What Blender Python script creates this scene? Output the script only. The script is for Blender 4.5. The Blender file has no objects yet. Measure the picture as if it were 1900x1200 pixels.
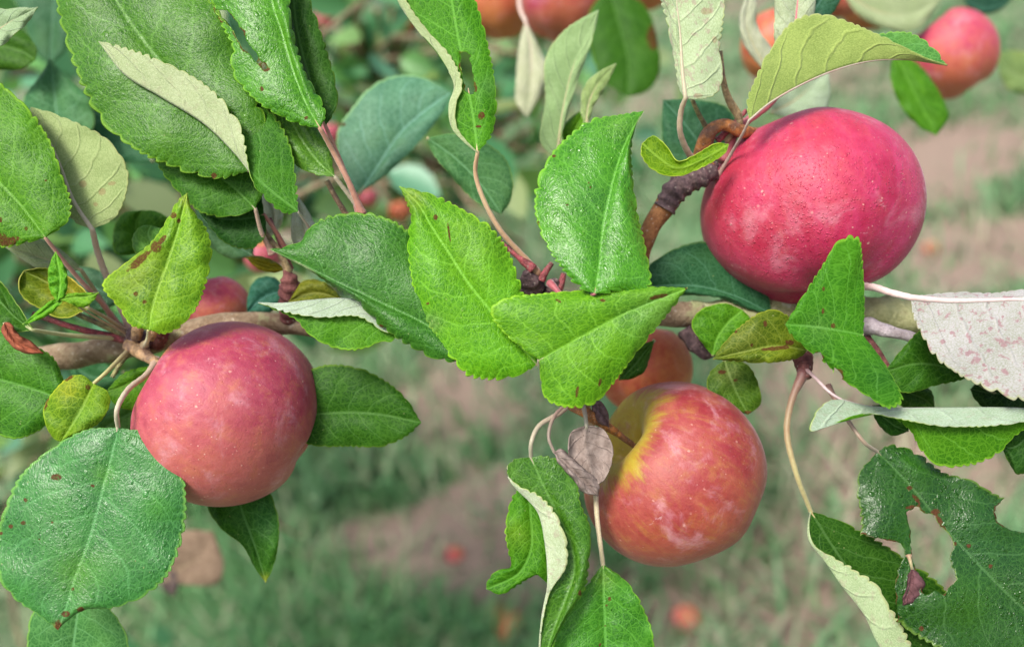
import bpy, math, random
import numpy as np
from mathutils import Vector, Matrix, Euler

random.seed(7)
rng = np.random.default_rng(7)
S = bpy.context.scene
COL = S.collection
R = math.radians

# ------------------------------------------------------------------ camera
FPX = 1491.0                 # focal length of the phone lens in photo pixels (1900 wide)
K = 0.26 / FPX               # metres per unit: the main bough hangs 0.26 m from the lens
CAM_LOC = Vector((0.0, 0.0, 1.45))
PITCH, ROLL = 25.0, -11.0
CAM_ROT = (Matrix.Rotation(R(90 - PITCH), 3, 'X') @ Matrix.Rotation(R(ROLL), 3, 'Z'))
cd = bpy.data.cameras.new("camera")
cam = bpy.data.objects.new("camera", cd)
COL.objects.link(cam)
cam.location = CAM_LOC
cam.rotation_euler = CAM_ROT.to_euler()
cd.sensor_width = 36.0
cd.lens = FPX / 1900.0 * 36.0
cd.clip_start, cd.clip_end = 0.01, 400.0
cd.dof.use_dof = True
cd.dof.focus_distance = 0.258
cd.dof.aperture_fstop = cd.lens / 5.2
S.camera = cam

# ------------------------------------------------------------------ sky, sun, exposure
SUN_DIR = Vector((-0.30, -0.42, 0.86)).normalized()
w = bpy.data.worlds.new("World")
S.world = w
w.use_nodes = True
wn = w.node_tree
bg = wn.nodes['Background']
sky = wn.nodes.new('ShaderNodeTexSky')
sky.sky_type = 'NISHITA'
sky.sun_disc = False
sky.sun_elevation = math.asin(SUN_DIR.z)
sky.sun_rotation = math.atan2(SUN_DIR.x, SUN_DIR.y)
sky.air_density, sky.dust_density, sky.ozone_density = 1.0, 4.0, 1.0
hs = wn.nodes.new('ShaderNodeHueSaturation')
hs.inputs['Saturation'].default_value = .8
wn.links.new(sky.outputs[0], hs.inputs['Color'])
wn.links.new(hs.outputs[0], bg.inputs['Color'])
bg.inputs['Strength'].default_value = 0.125
sd = bpy.data.lights.new("sun", 'SUN')
sd.energy = 2.3
sd.angle = R(18)
sd.color = (1.0, 0.96, 0.90)
sun = bpy.data.objects.new("sun", sd)
COL.objects.link(sun)
sun.rotation_euler = SUN_DIR.to_track_quat('Z', 'Y').to_euler()
S.view_settings.view_transform = 'Standard'
S.view_settings.look = 'None'
S.view_settings.gamma = 1.0
S.view_settings.exposure = 1.0
S.cycles.max_bounces = 6
S.cycles.transparent_max_bounces = 4
S.cycles.use_denoising = True
RT = np.array(CAM_ROT)
CL = np.array(CAM_LOC)

def W(p):
    """(x, y, depth) with depth measured beyond the main bough -> world metres; p is (...,3)"""
    p = np.asarray(p, float)
    z = (FPX + p[..., 2]) * K
    c = np.stack([(p[..., 0] - 950.0) / FPX * z, -(p[..., 1] - 600.0) / FPX * z, -z], -1)
    return c @ RT.T + CL

# ------------------------------------------------------------------ scene graph helpers
def tag(o, label=None, cat=None, group=None, kind=None):
    if label: o['label'] = label
    if cat: o['category'] = cat
    if group: o['group'] = group
    if kind: o['kind'] = kind
    return o

def empty(name, loc, label, cat, group=None):
    o = bpy.data.objects.new(name, None)
    COL.objects.link(o)
    o.location = loc
    o.empty_display_size = 0.01
    return tag(o, label, cat, group)

def meshobj(name, verts, faces, mats, parent=None, smooth=True, attrs=None, uvs=None):
    me = bpy.data.meshes.new(name)
    v = np.asarray(verts, float)
    if parent is not None:
        v = v - np.array(parent.location)
    me.from_pydata(v.tolist(), [], faces.tolist() if isinstance(faces, np.ndarray) else faces)
    for m in (mats if isinstance(mats, (list, tuple)) else [mats]):
        me.materials.append(m)
    if smooth:
        me.polygons.foreach_set('use_smooth', np.ones(len(me.polygons), bool))
    for k, a in (attrs or {}).items():
        a = np.asarray(a, np.float32)
        if a.ndim == 1:
            t = me.attributes.new(k, 'FLOAT', 'POINT'); t.data.foreach_set('value', a)
        elif a.shape[1] == 3:
            t = me.attributes.new(k, 'FLOAT_VECTOR', 'POINT'); t.data.foreach_set('vector', a.ravel())
    me.update()
    o = bpy.data.objects.new(name, me)
    COL.objects.link(o)
    if parent is not None:
        o.parent = parent
    return o

def catmull(pts, n):
    """n points at even chord fractions along a smooth curve through pts"""
    p = np.asarray(pts, float)
    if len(p) == 1:
        return np.repeat(p, n, 0)
    q = np.vstack([2 * p[0] - p[1], p, 2 * p[-1] - p[-2]])
    out = []
    for i in range(1, len(q) - 2):
        a, b, c, d = q[i - 1], q[i], q[i + 1], q[i + 2]
        la, lb, lc = [max(np.linalg.norm(u[:2] - t[:2]), 1e-3) ** .5 for u, t in ((b, a), (c, b), (d, c))]
        m1 = lb * ((b - a) / la - (c - a) / (la + lb) + (c - b) / lb)
        m2 = lb * ((c - b) / lb - (d - b) / (lb + lc) + (d - c) / lc)
        t = np.linspace(0, 1, 24, endpoint=False)[:, None]
        out.append((2*t**3-3*t**2+1)*b + (t**3-2*t**2+t)*m1 + (-2*t**3+3*t**2)*c + (t**3-t**2)*m2)
    out = np.vstack(out + [p[-1:]])
    s = np.r_[0, np.cumsum(np.linalg.norm(np.diff(out, axis=0), axis=1))]
    u = np.linspace(0, s[-1], n)
    return np.stack([np.interp(u, s, out[:, j]) for j in range(out.shape[1])], 1)

def tube_geo(path, rad, sides=10, lump=0.0, seed=0):
    """tube along world path (n,3) with radius (n,)"""
    path = np.asarray(path, float); n = len(path)
    rad = np.broadcast_to(np.asarray(rad, float), (n,))
    tan = np.gradient(path, axis=0); tan /= np.linalg.norm(tan, axis=1)[:, None] + 1e-12
    ref = RT @ np.array([0, 0, 1.0])
    a = np.cross(tan, ref); bad = np.linalg.norm(a, axis=1) < 1e-3
    a[bad] = np.cross(tan[bad], RT @ np.array([0, 1.0, 0]))
    a /= np.linalg.norm(a, axis=1)[:, None]
    b = np.cross(a, tan)
    th = np.linspace(0, 2 * np.pi, sides, endpoint=False)
    rr = np.repeat(rad[:, None], sides, 1)
    if lump:
        r2 = np.random.default_rng(seed)
        s = np.linspace(0, 1, n)
        for _ in range(7):
            rr = rr * (1 + lump * np.sin(2*np.pi*r2.uniform(2, max(n / 9, 2.5)) * s[:, None] + th[None] * r2.integers(-3, 4) + r2.uniform(0, 6.3)) * r2.uniform(.2, .6))
    v = path[:, None] + rr[..., None] * (np.cos(th)[None, :, None] * a[:, None] + np.sin(th)[None, :, None] * b[:, None])
    v = v.reshape(-1, 3)
    i = np.arange(n - 1)[:, None] * sides; j = np.arange(sides)[None]; j2 = (j + 1) % sides
    f = np.stack([i + j, i + j2, i + sides + j2, i + sides + j], -1).reshape(-1, 4).tolist()
    v = np.vstack([v, path[:1], path[-1:]])
    for q in range(sides):
        f.append([n * sides, (q + 1) % sides, q])
        f.append([n * sides + 1, (n - 1) * sides + q, (n - 1) * sides + (q + 1) % sides])
    return v, f

def tube(name, pts, rad, mat, parent, n=40, sides=10, lump=0.0, seed=0, attrs=False):
    """pts in photo units (x, y, depth); rad in photo units, one number or one per point"""
    pts = np.asarray(pts, float)
    path = catmull(pts, n)
    rad = np.atleast_1d(np.asarray(rad, float))
    r = np.interp(np.linspace(0, 1, n), np.linspace(0, 1, len(rad)), rad) * K * (1 + path[:, 2] / FPX)
    v, f = tube_geo(W(path), r, sides, lump, seed)
    at = None
    if attrs:
        s = np.r_[np.repeat(np.linspace(0, 1, n), sides), 0, 1]
        at = {'along': s}
    return meshobj(name, v, f, mat, parent, attrs=at)

# ------------------------------------------------------------------ node helpers
class NT:
    def __init__(self, name):
        self.m = bpy.data.materials.new(name); self.m.use_nodes = True
        self.t = self.m.node_tree; self.n = self.t.nodes
        self.p = self.n['Principled BSDF']; self.out = self.n['Material Output']
    def link(self, a, b): self.t.links.new(a, b)
    def new(self, typ, **kw):
        x = self.n.new(typ)
        for k, v in kw.items():
            setattr(x, k, v)
        return x
    def put(self, sock, v):
        if isinstance(v, bpy.types.NodeSocket): self.link(v, sock)
        elif v is not None:
            if isinstance(v, (tuple, list)) and len(v) == 3 and sock.type == 'RGBA': v = (*v, 1)
            sock.default_value = v
    def math(self, op, a, b=None, c=None, clamp=False):
        x = self.new('ShaderNodeMath', operation=op, use_clamp=clamp)
        for i, v in enumerate((a, b, c)): self.put(x.inputs[i], v)
        return x.outputs[0]
    def vmath(self, op, a, b=None, scale=None):
        x = self.new('ShaderNodeVectorMath', operation=op)
        self.put(x.inputs[0], a); self.put(x.inputs[1], b)
        if scale is not None: self.put(x.inputs['Scale'], scale)
        return x.outputs['Value'] if op in ('LENGTH', 'DOT_PRODUCT', 'DISTANCE') else x.outputs[0]
    def ss(self, v, lo, hi, a=0.0, b=1.0):
        x = self.new('ShaderNodeMapRange', interpolation_type='SMOOTHSTEP')
        for i, q in enumerate((v, lo, hi, a, b)): self.put(x.inputs[i], q)
        return x.outputs[0]
    def mix(self, f, a, b, mode='MIX'):
        x = self.new('ShaderNodeMix', data_type='RGBA', blend_type=mode)
        self.put(x.inputs['Factor'], f); self.put(x.inputs['A'], a) if False else None
        self.put(x.inputs[0], f); self.put(x.inputs[6], a); self.put(x.inputs[7], b)
        return x.outputs[2]
    def noise(self, vec, scale, detail=3, rough=.55, dist=0.0, col=False):
        x = self.new('ShaderNodeTexNoise')
        self.put(x.inputs['Vector'], vec); self.put(x.inputs['Scale'], scale)
        x.inputs['Detail'].default_value = detail; x.inputs['Roughness'].default_value = rough
        x.inputs['Distortion'].default_value = dist
        return x.outputs['Color'] if col else x.outputs['Fac']
    def voro(self, vec, scale, feat='F1', rnd=1.0, out='Distance'):
        x = self.new('ShaderNodeTexVoronoi', feature=feat)
        self.put(x.inputs['Vector'], vec); self.put(x.inputs['Scale'], scale)
        x.inputs['Randomness'].default_value = rnd
        return x.outputs[out]
    def drops(self, vec, scale, rmin, rmax, density):
        x = self.new('ShaderNodeTexVoronoi', feature='F1')
        self.put(x.inputs['Vector'], vec); self.put(x.inputs['Scale'], scale)
        rnd = self.sep(x.outputs['Color'])
        r = self.math('ADD', rmin, self.math('MULTIPLY', rnd[0], rmax - rmin))
        q = self.math('DIVIDE', x.outputs['Distance'], r)
        dome = self.math('SQRT', self.math('SUBTRACT', 1.0, self.math('MULTIPLY', q, q), clamp=True))
        return self.math('MULTIPLY', self.math('MULTIPLY', dome, r), self.math('LESS_THAN', rnd[1], density))
    def attr(self, name, out='Fac'):
        x = self.new('ShaderNodeAttribute', attribute_name=name)
        return x.outputs[out]
    def bump(self, h, dist, strength=1.0, normal=None):
        x = self.new('ShaderNodeBump')
        x.inputs['Strength'].default_value = strength
        x.inputs['Distance'].default_value = dist
        self.put(x.inputs['Height'], h)
        if normal is not None: self.put(x.inputs['Normal'], normal)
        return x.outputs[0]
    def sep(self, v):
        x = self.new('ShaderNodeSeparateXYZ'); self.put(x.inputs[0], v); return x.outputs
    def set(self, **kw):
        for k, v in kw.items(): self.put(self.p.inputs[k.replace('_', ' ')], v)

def translucent_mix(t, colour, amount, normal=None):
    tr = t.new('ShaderNodeBsdfTranslucent'); t.put(tr.inputs['Color'], colour)
    if normal is not None: t.put(tr.inputs['Normal'], normal)
    mx = t.new('ShaderNodeMixShader'); mx.inputs[0].default_value = amount
    t.link(t.p.outputs[0], mx.inputs[1]); t.link(tr.outputs[0], mx.inputs[2])
    t.link(mx.outputs[0], t.out.inputs['Surface'])

# ------------------------------------------------------------------ leaf materials
# leaf meshes carry: lpos = (along, across, seed) in 100-unit steps, lnorm = (s, v, 0), tint = colour, mark / wet / pink
def vein_mask(t, s, v, nveins, seedv):
    """side veins: start on the midrib, sweep forward to the margin"""
    av = t.math('ABSOLUTE', v)
    side = t.math('SIGN', v)
    wob = t.noise(seedv, 2.2, 2)
    p = t.math('MULTIPLY', t.math('SUBTRACT', s, t.math('MULTIPLY', t.math('POWER', av, 1.25), 0.27)), nveins)
    p = t.math('ADD', p, t.math('MULTIPLY', side, 0.23))
    p = t.math('ADD', p, t.math('MULTIPLY', t.math('SUBTRACT', wob, .5), .55))
    fr = t.math('ABSOLUTE', t.math('SUBTRACT', t.math('FRACT', t.math('ADD', p, 20.0)), 0.5))
    return fr, av

def make_leaf_top():
    t = NT('leaf_top')
    lp = t.attr('lpos', 'Vector'); ln = t.attr('lnorm', 'Vector'); tint = t.attr('tint', 'Vector')
    mark = t.attr('mark'); wet = t.attr('wet')
    sx = t.sep(ln); lx = t.sep(lp)
    warp = t.vmath('ADD', lp, t.vmath('SCALE', t.vmath('SUBTRACT', t.noise(lp, 3.5, 2, col=True), (.5, .5, .5)), scale=.13))
    fr, av = vein_mask(t, sx[0], sx[1], 6.5, lp)
    fade = t.ss(av, 1.0, .72)
    vein = t.math('MULTIPLY', t.ss(fr, .045, .012), fade)
    veinw = t.math('MULTIPLY', t.ss(fr, .20, .0), fade)
    across = t.math('ABSOLUTE', lx[1])
    mid = t.ss(across, .032, .014)
    midw = t.ss(across, .16, .0)
    net = t.voro(warp, 8.5, 'DISTANCE_TO_EDGE')
    net2 = t.voro(warp, 21, 'DISTANCE_TO_EDGE')
    netl = t.math('MULTIPLY', t.ss(net, .10, .02), .85)
    netl2 = t.math('MULTIPLY', t.ss(net2, .14, .03), .5)
    lines = t.math('MAXIMUM', netl, netl2)
    mot = t.noise(lp, 1.6, 4, .6)
    fine = t.noise(lp, 30, 2, .6)
    base = t.mix(t.ss(mot, .3, .72), t.vmath('MULTIPLY', tint, (.62, .70, .66)), t.vmath('MULTIPLY', tint, (1.18, 1.08, 1.05)))
    base = t.mix(t.math('MULTIPLY', t.ss(t.noise(lp, .75, 3, .6), .48, .72), .45), base, t.vmath('MULTIPLY', tint, (1.9, 1.25, .7)))
    base = t.mix(t.math('MULTIPLY', t.ss(t.noise(lp, 4.2, 4, .65), .52, .75), .35), base, t.vmath('MULTIPLY', tint, (1.75, 1.25, 1.05)))
    base = t.mix(t.math('MULTIPLY', fine, .25), base, t.vmath('MULTIPLY', tint, (.55, .6, .55)))
    light = t.vmath('ADD', t.vmath('MULTIPLY', tint, (2.2, 1.6, 2.0)), (.018, .030, .008))
    base = t.mix(t.math('MULTIPLY', lines, .64), base, light)
    pale = t.vmath('ADD', t.vmath('MULTIPLY', tint, (2.3, 1.75, 2.6)), (.04, .05, .03))
    base = t.mix(t.math('MULTIPLY', vein, .44), base, pale)
    base = t.mix(t.math('MULTIPLY', mid, .62), base, pale)
    edge = t.ss(t.math('ADD', av, t.math('MULTIPLY', t.math('SUBTRACT', t.noise(lp, 14, 2), .5), .03)), .950, .985)
    base = t.mix(t.math('MULTIPLY', edge, .72), base, t.vmath('ADD', t.vmath('MULTIPLY', tint, (2.4, 1.7, 1.4)), (.09, .105, .02)))
    # pale pin-prick flecks and brown marks
    fleck = t.math('MULTIPLY', t.ss(t.voro(lp, 7.0), .11, .06), t.ss(t.noise(lp, 1.2, 1), .53, .63))
    base = t.mix(t.math('MULTIPLY', fleck, .5), base, (.36, .38, .16))
    mk = t.math('ADD', mark, t.math('MULTIPLY', t.math('SUBTRACT', t.noise(lp, 10, 5, .75), .5), 1.3))
    mk = t.math('MULTIPLY', t.ss(mk, .42, .60), t.ss(mark, .04, .14))
    brown = t.mix(t.noise(lp, 24, 3), (.040, .014, .007), (.15, .055, .026))
    base = t.mix(t.math('MULTIPLY', mk, t.ss(t.noise(lp, 26, 3, .7), .34, .50, .35, .95)), base, brown)
    # relief: bulged cells between sunken veins
    cell = t.math('POWER', t.ss(net, .0, .30), .8)
    cell2 = t.ss(net2, .0, .35)
    h = t.math('ADD', t.math('MULTIPLY', cell, .30), t.math('MULTIPLY', cell2, .30))
    h = t.math('ADD', h, t.math('MULTIPLY', fine, .16))
    h = t.math('SUBTRACT', h, t.math('MULTIPLY', veinw, .40))
    h = t.math('SUBTRACT', h, t.math('MULTIPLY', midw, .9))
    h = t.math('ADD', h, t.math('MULTIPLY', t.noise(lp, 2.6, 2, .5), .9))
    wv = t.vmath('ADD', lp, t.vmath('SCALE', t.noise(lp, 6, 2, col=True), scale=.08))
    dzone = t.ss(t.noise(lp, 1.8, 2), .38, .60)
    drop = t.math('MULTIPLY', t.math('ADD', t.drops(wv, 7.5, .12, .46, .55), t.math('MULTIPLY', t.drops(wv, 17, .15, .5, .6), .5)), dzone)
    drop = t.math('MULTIPLY', drop, wet)
    h2 = t.math('ADD', h, t.math('MULTIPLY', drop, 7.0))
    nrm = t.bump(h2, .00019, .8)
    rough = t.math('ADD', .33, t.math('MULTIPLY', t.noise(lp, 3, 4, .65), .28))
    rough = t.math('SUBTRACT', rough, t.math('MULTIPLY', wet, .16))
    rough = t.math('SUBTRACT', rough, t.math('MULTIPLY', drop, .6))
    rough = t.math('ADD', rough, t.math('MULTIPLY', mk, .25), clamp=True)
    t.set(Base_Color=base, Roughness=rough, Normal=nrm, Specular_IOR_Level=t.math('MULTIPLY', t.math('SUBTRACT', 1.0, t.math('MULTIPLY', mk, .8)), t.math('ADD', .11, t.math('MULTIPLY', wet, .36))))
    translucent_mix(t, t.vmath('MULTIPLY', base, (1.6, 1.4, .4)), .28, nrm)
    return t.m

def make_leaf_under():
    t = NT('leaf_underside')
    lp = t.attr('lpos', 'Vector'); ln = t.attr('lnorm', 'Vector'); tint = t.attr('utint', 'Vector')
    mark = t.attr('mark'); pink = t.attr('pink')
    sx = t.sep(ln); lx = t.sep(lp)
    fr, av = vein_mask(t, sx[0], sx[1], 6.5, lp)
    fade = t.ss(av, 1.0, .8)
    vein = t.math('MULTIPLY', t.ss(fr, .06, .015), fade)
    veinw = t.math('MULTIPLY', t.ss(fr, .10, .0), fade)
    warp = t.vmath('ADD', lp, t.vmath('SCALE', t.vmath('SUBTRACT', t.noise(lp, 3.5, 2, col=True), (.5, .5, .5)), scale=.13))
    net = t.voro(warp, 10, 'DISTANCE_TO_EDGE')
    fuzz = t.noise(t.vmath('MULTIPLY', lp, (1, 1.6, 1)), 30, 4, .8)
    mot = t.noise(lp, 2.0, 4, .6)
    base = t.mix(t.ss(mot, .3, .7), t.vmath('MULTIPLY', tint, (.74, .80, .66)), t.vmath('MULTIPLY', tint, (1.08, 1.06, 1.10)))
    base = t.mix(t.math('MULTIPLY', t.ss(fuzz, .42, .60), .7), base, t.vmath('MULTIPLY', tint, (1.38, 1.33, 1.5)))
    base = t.mix(t.math('MULTIPLY', t.ss(fuzz, .48, .36), .45), base, t.vmath('MULTIPLY', tint, (.66, .74, .58)))
    base = t.mix(t.math('MULTIPLY', t.ss(net, .09, .01), .38), base, t.vmath('MULTIPLY', tint, (.72, .78, .62)))
    base = t.mix(t.math('MULTIPLY', vein, .4), base, t.vmath('MULTIPLY', tint, (1.2, 1.15, 1.2)))
    edge = t.ss(av, .96, .99)
    base = t.mix(t.math('MULTIPLY', edge, .6), base, (.36, .40, .14))
    pz = t.noise(lp, 7.0, 4, .62)
    pz2 = t.voro(t.vmath('ADD', lp, t.vmath('SCALE', t.noise(lp, 9, 2, col=True), scale=.1)), 6.0)
    pm = t.math('MULTIPLY', t.ss(t.math('ADD', pz, t.math('MULTIPLY', t.ss(pz2, .35, .1), .16)), .56, .64), pink)
    base = t.mix(t.math('MULTIPLY', pm, .75), base, t.mix(t.noise(lp, 30, 2), (.22, .085, .095), (.42, .23, .26)))
    mk = t.math('ADD', mark, t.math('MULTIPLY', t.math('SUBTRACT', t.noise(lp, 8, 3, .7), .5), .6))
    mk = t.math('MULTIPLY', t.ss(mk, .42, .60), t.ss(mark, .04, .14))
    base = t.mix(t.math('MULTIPLY', mk, .45), base, (.26, .12, .06))
    h = t.math('ADD', t.math('MULTIPLY', fuzz, .8), t.math('MULTIPLY', veinw, 1.3))
    h = t.math('ADD', h, t.math('MULTIPLY', t.noise(lp, 6, 3), .9))
    nrm = t.bump(h, .00030, .75)
    t.set(Base_Color=base, Roughness=.75, Normal=nrm, Specular_IOR_Level=.25, Sheen_Weight=.25, Sheen_Roughness=.5)
    translucent_mix(t, t.vmath('MULTIPLY', base, (.8, 1.05, .35)), .22, nrm)
    return t.m

def make_rim():
    t = NT('leaf_rim')
    t.set(Base_Color=t.vmath('ADD', t.vmath('MULTIPLY', t.attr('tint', 'Vector'), (2.6, 1.5, 2.0)), (.10, .11, .025)), Roughness=.6)
    return t.m

def make_dry():
    t = NT('dried_leaf')
    lp = t.attr('lpos', 'Vector'); tint = t.attr('tint', 'Vector')
    n = t.noise(lp, 5, 5, .65)
    base = t.mix(t.ss(n, .3, .7), t.vmath('MULTIPLY', tint, (.62, .58, .56)), t.vmath('MULTIPLY', tint, (1.2, 1.2, 1.2)))
    base = t.mix(t.ss(t.voro(lp, 9), .12, .05), base, t.vmath('MULTIPLY', tint, (.3, .25, .25)))
    fr, av = vein_mask(t, t.sep(t.attr('lnorm', 'Vector'))[0], t.sep(t.attr('lnorm', 'Vector'))[1], 5, lp)
    h = t.math('ADD', t.noise(lp, 9, 4, .6), t.math('MULTIPLY', t.ss(fr, .12, 0), .5))
    t.set(Base_Color=base, Roughness=.85, Normal=t.bump(h, .0005, .8), Specular_IOR_Level=.2)
    return t.m

def make_petiole():
    t = NT('petiole')
    tint = t.attr('tint', 'Vector')
    co = t.new('ShaderNodeTexCoord').outputs['Object']
    n = t.noise(co, 900, 3)
    base = t.mix(n, t.vmath('MULTIPLY', tint, (.75, .72, .7)), t.vmath('MULTIPLY', tint, (1.2, 1.2, 1.2)))
    base = t.mix(t.math('MULTIPLY', t.ss(t.noise(co, 160, 2), .5, .7), .4), base, t.vmath('MULTIPLY', tint, (.9, .62, .6)))
    t.set(Base_Color=base, Roughness=.55, Normal=t.bump(n, .0002, .5), Sheen_Weight=.2)
    return t.m

LEAF_TOP, LEAF_UNDER, LEAF_RIM, DRY, PETIOLE = make_leaf_top(), make_leaf_under(), make_rim(), make_dry(), make_petiole()

# ------------------------------------------------------------------ leaf builder
def inpoly(x, y, poly):
    p = np.asarray(poly, float); ins = np.zeros(x.shape, bool)
    j = len(p) - 1
    for i in range(len(p)):
        c = ((p[i, 1] > y) != (p[j, 1] > y)) & (x < (p[j, 0] - p[i, 0]) * (y - p[i, 1]) / (p[j, 1] - p[i, 1] + 1e-12) + p[i, 0])
        ins ^= c; j = i
    return ins

def snap(xy, poly):
    p = np.asarray(poly, float); best = np.full(len(xy), 1e18); out = xy.copy()
    for i in range(len(p)):
        a, b = p[i], p[(i + 1) % len(p)]
        t = np.clip(((xy - a) @ (b - a)) / max((b - a) @ (b - a), 1e-9), 0, 1)
        q = a + t[:, None] * (b - a); dd = ((q - xy) ** 2).sum(1)
        m = dd < best; best[m] = dd[m]; out[m] = q[m]
    return out

def rough_poly(poly, seed, amp=2.5, step=5.0):
    r2 = np.random.default_rng(seed); p = np.asarray(poly, float); out = []
    for i in range(len(p)):
        a, b = p[i], p[(i + 1) % len(p)]
        n = max(2, int(np.linalg.norm(b - a) / step))
        for q in range(n):
            out.append(a + (b - a) * q / n + r2.normal(0, amp, 2) * .5)
    return np.array(out)

LEAF_N = [0]
BRIGHT, MID, DARK, TEAL, OLIVE, YELLOW = (.075, .235, .018), (.045, .165, .022), (.022, .095, .020), (.026, .115, .048), (.13, .17, .028), (.20, .27, .025)
PALE, SILVER, LIME = (.42, .47, .27), (.50, .56, .46), (.33, .41, .10)

def leaf(label, L, M, Rr, d=0, tint=MID, utint=PALE, under=False, ref='R', LC=None, RC=None, pet=None, amp=4.0, pitch=20.0,
         ed=(0, 0), bulge=10.0, wave=5.0, marks=(), cuts=(), wet=0.0, pink=0.0, group='leaves on the apple branch', name='apple_leaf',
         res=1.0, dry=False, tints=(), petc=(.30, .27, .13), pr=4.2, thick=1.6, rib=True, prs=None, ribto=.93, tilt=.12, petc0=None):
    LEAF_N[0] += 1
    amp *= 1.6
    r0 = np.random.default_rng(LEAF_N[0] + 400)
    if not dry:
        tint = tuple(np.array(tint) * np.array((.90, 1.0, .26 if tint[2] < .04 else .8)) * r0.uniform((.86, .90, .85), (1.14, 1.08, 1.15))); tints = [(x_, y_, r_, tuple(np.array(c_) * (.88, 1.0, .5)), a_) for (x_, y_, r_, c_, a_) in tints]  # teal tints keep their blue, carrying the sky sheen as colour
        utint = tuple(np.array(utint) * (.78, .85, .70))
    seed = LEAF_N[0] * 13 + 5
    r2 = np.random.default_rng(seed)
    def p3(st):
        return np.array([(q[0], q[1], d + (q[2] if len(q) > 2 else 0) - tilt * np.clip(q[1] - np.mean([k_[1] for k_ in M]), -200, 200)) for q in st], float)
    ends = lambda st: [M[0]] + list(st) + [M[-1]]
    yc = np.mean([q[1] for q in M])
    m3 = p3(M)
    st = {'L': p3(ends(L)), 'R': p3(ends(Rr))}
    if LC: st['LC'] = p3(ends(LC))
    if RC: st['RC'] = p3(ends(RC))
    length = np.linalg.norm(np.diff(catmull(st['L'], 80), axis=0), axis=1).sum()
    length = max(length, np.linalg.norm(np.diff(catmull(st['R'], 80), axis=0), axis=1).sum())
    nr = int(np.clip(length / 2.4 * res, 24, 300))
    mm = catmull(m3, nr)
    s = np.linspace(0, 1, nr)
    wid = max(np.linalg.norm(catmull(st[q], nr) - mm, axis=1).max() for q in 'LR')
    nc = int(np.clip(wid / 4.5 * res, 6, 40))
    u = np.linspace(0, 1, nc + 1)[1:]
    wv = 1 - (1 - u) ** 1.25
    halves = {}
    env = np.sin(np.pi * np.clip(s, 0, 1)) ** .7
    for hi, key in enumerate('LR'):
        e = catmull(st[key], nr)
        e[:, 2] += ed[hi] * env
        seg = np.linalg.norm(np.diff(e, axis=0), axis=1); al = np.r_[0, np.cumsum(seg)]
        ck = key + 'C'
        wcol = wv[None, :, None]
        if ck in st:
            c = catmull(st[ck], nr)
            g = mm[:, None] * (2*(wcol-.5)*(wcol-1)) + c[:, None] * (4*wcol*(1-wcol)) + e[:, None] * (2*wcol*(wcol-.5))
            inner = c
        else:
            g = mm[:, None] * (1 - wcol) + e[:, None] * wcol
            g[..., 2] -= bulge * (4 * wv * (1 - wv))[None] * env[:, None]
            inner = mm
        # serrate margin: rounded forward-leaning teeth
        ph = al / pitch + .55 * np.sin(al / pitch * .9 + seed) + .5 * np.sin(al / pitch * .37 + 2 * seed)
        fr = ph % 1.0
        tooth = np.where(fr < .72, np.sin(np.pi / 2 * fr / .72) ** .75, np.cos(np.pi / 2 * (fr - .72) / .28)) - .62
        tv = r2.uniform(.30, 1.45, int(ph.max()) + 3)[np.floor(ph).astype(int)]
        out = e - inner; ol = np.linalg.norm(out, axis=1)
        out = out / (ol[:, None] + 1e-6)
        fade = np.clip(np.minimum(s / .05, (1 - s) / .03), 0, 1) * np.clip(ol / 14, 0, 1)
        g = g + (out * (amp * tooth * tv * fade)[:, None])[:, None] * (wv ** 7)[None, :, None]
        halves[key] = g
    grid = np.concatenate([halves['L'][:, ::-1], mm[:, None], halves['R']], 1)
    v = np.r_[-wv[::-1], 0, wv]
    ncol = len(v)
    # undulation towards / away from the lens
    if wave:
        z = np.zeros((nr, ncol))
        for _ in range(6):
            fa, fb = r2.uniform(1, 5.5), r2.uniform(-3.0, 3.0)
            z += np.sin(2*np.pi*(fa * s[:, None]) + fb * v[None] * 2 + r2.uniform(0, 6.3)) * r2.uniform(.3, 1) / (1 + .25 * fa)
        grid[..., 2] += wave * z * (np.abs(v) ** 1.1)[None] * env[:, None]
    flat = grid.reshape(-1, 3)
    idx = np.arange(nr * ncol).reshape(nr, ncol)
    f = np.stack([idx[:-1, :-1], idx[:-1, 1:], idx[1:, 1:], idx[1:, :-1]], -1).reshape(-1, 4)
    # which way is up: the reference half shows its upper face unless `under`
    h0 = slice(nc, ncol) if ref == 'R' else slice(0, nc + 1)
    gx, gy = grid[:, h0, 0], grid[:, h0, 1]
    ar = ((gx[:-1, 1:] - gx[:-1, :-1]) * (gy[1:, :-1] - gy[:-1, :-1]) - (gy[:-1, 1:] - gy[:-1, :-1]) * (gx[1:, :-1] - gx[:-1, :-1])).sum()
    facing = ar < 0     # y runs down in the photo: negative area = winding seen counter-clockwise
    if facing == under:
        f = f[:, ::-1]
    # lengths on the leaf, for an even texture
    along = np.r_[0, np.cumsum(np.linalg.norm(np.diff(mm, axis=0), axis=1))]
    dc = np.linalg.norm(np.diff(grid, axis=1), axis=2)
    acr = np.concatenate([-np.cumsum(dc[:, :nc][:, ::-1], 1)[:, ::-1], np.zeros((nr, 1)), np.cumsum(dc[:, nc:], 1)], 1)
    sc = 1.0 + d / FPX
    lpos = np.stack([np.repeat(along[:, None], ncol, 1) / 100 * sc, acr / 100 * sc, np.full((nr, ncol), seed * 1.7)], -1).reshape(-1, 3)
    lnorm = np.stack([np.repeat(s[:, None], ncol, 1), np.repeat(v[None], nr, 0), np.zeros((nr, ncol))], -1).reshape(-1, 3)
    rimk = np.zeros(len(flat))
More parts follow.
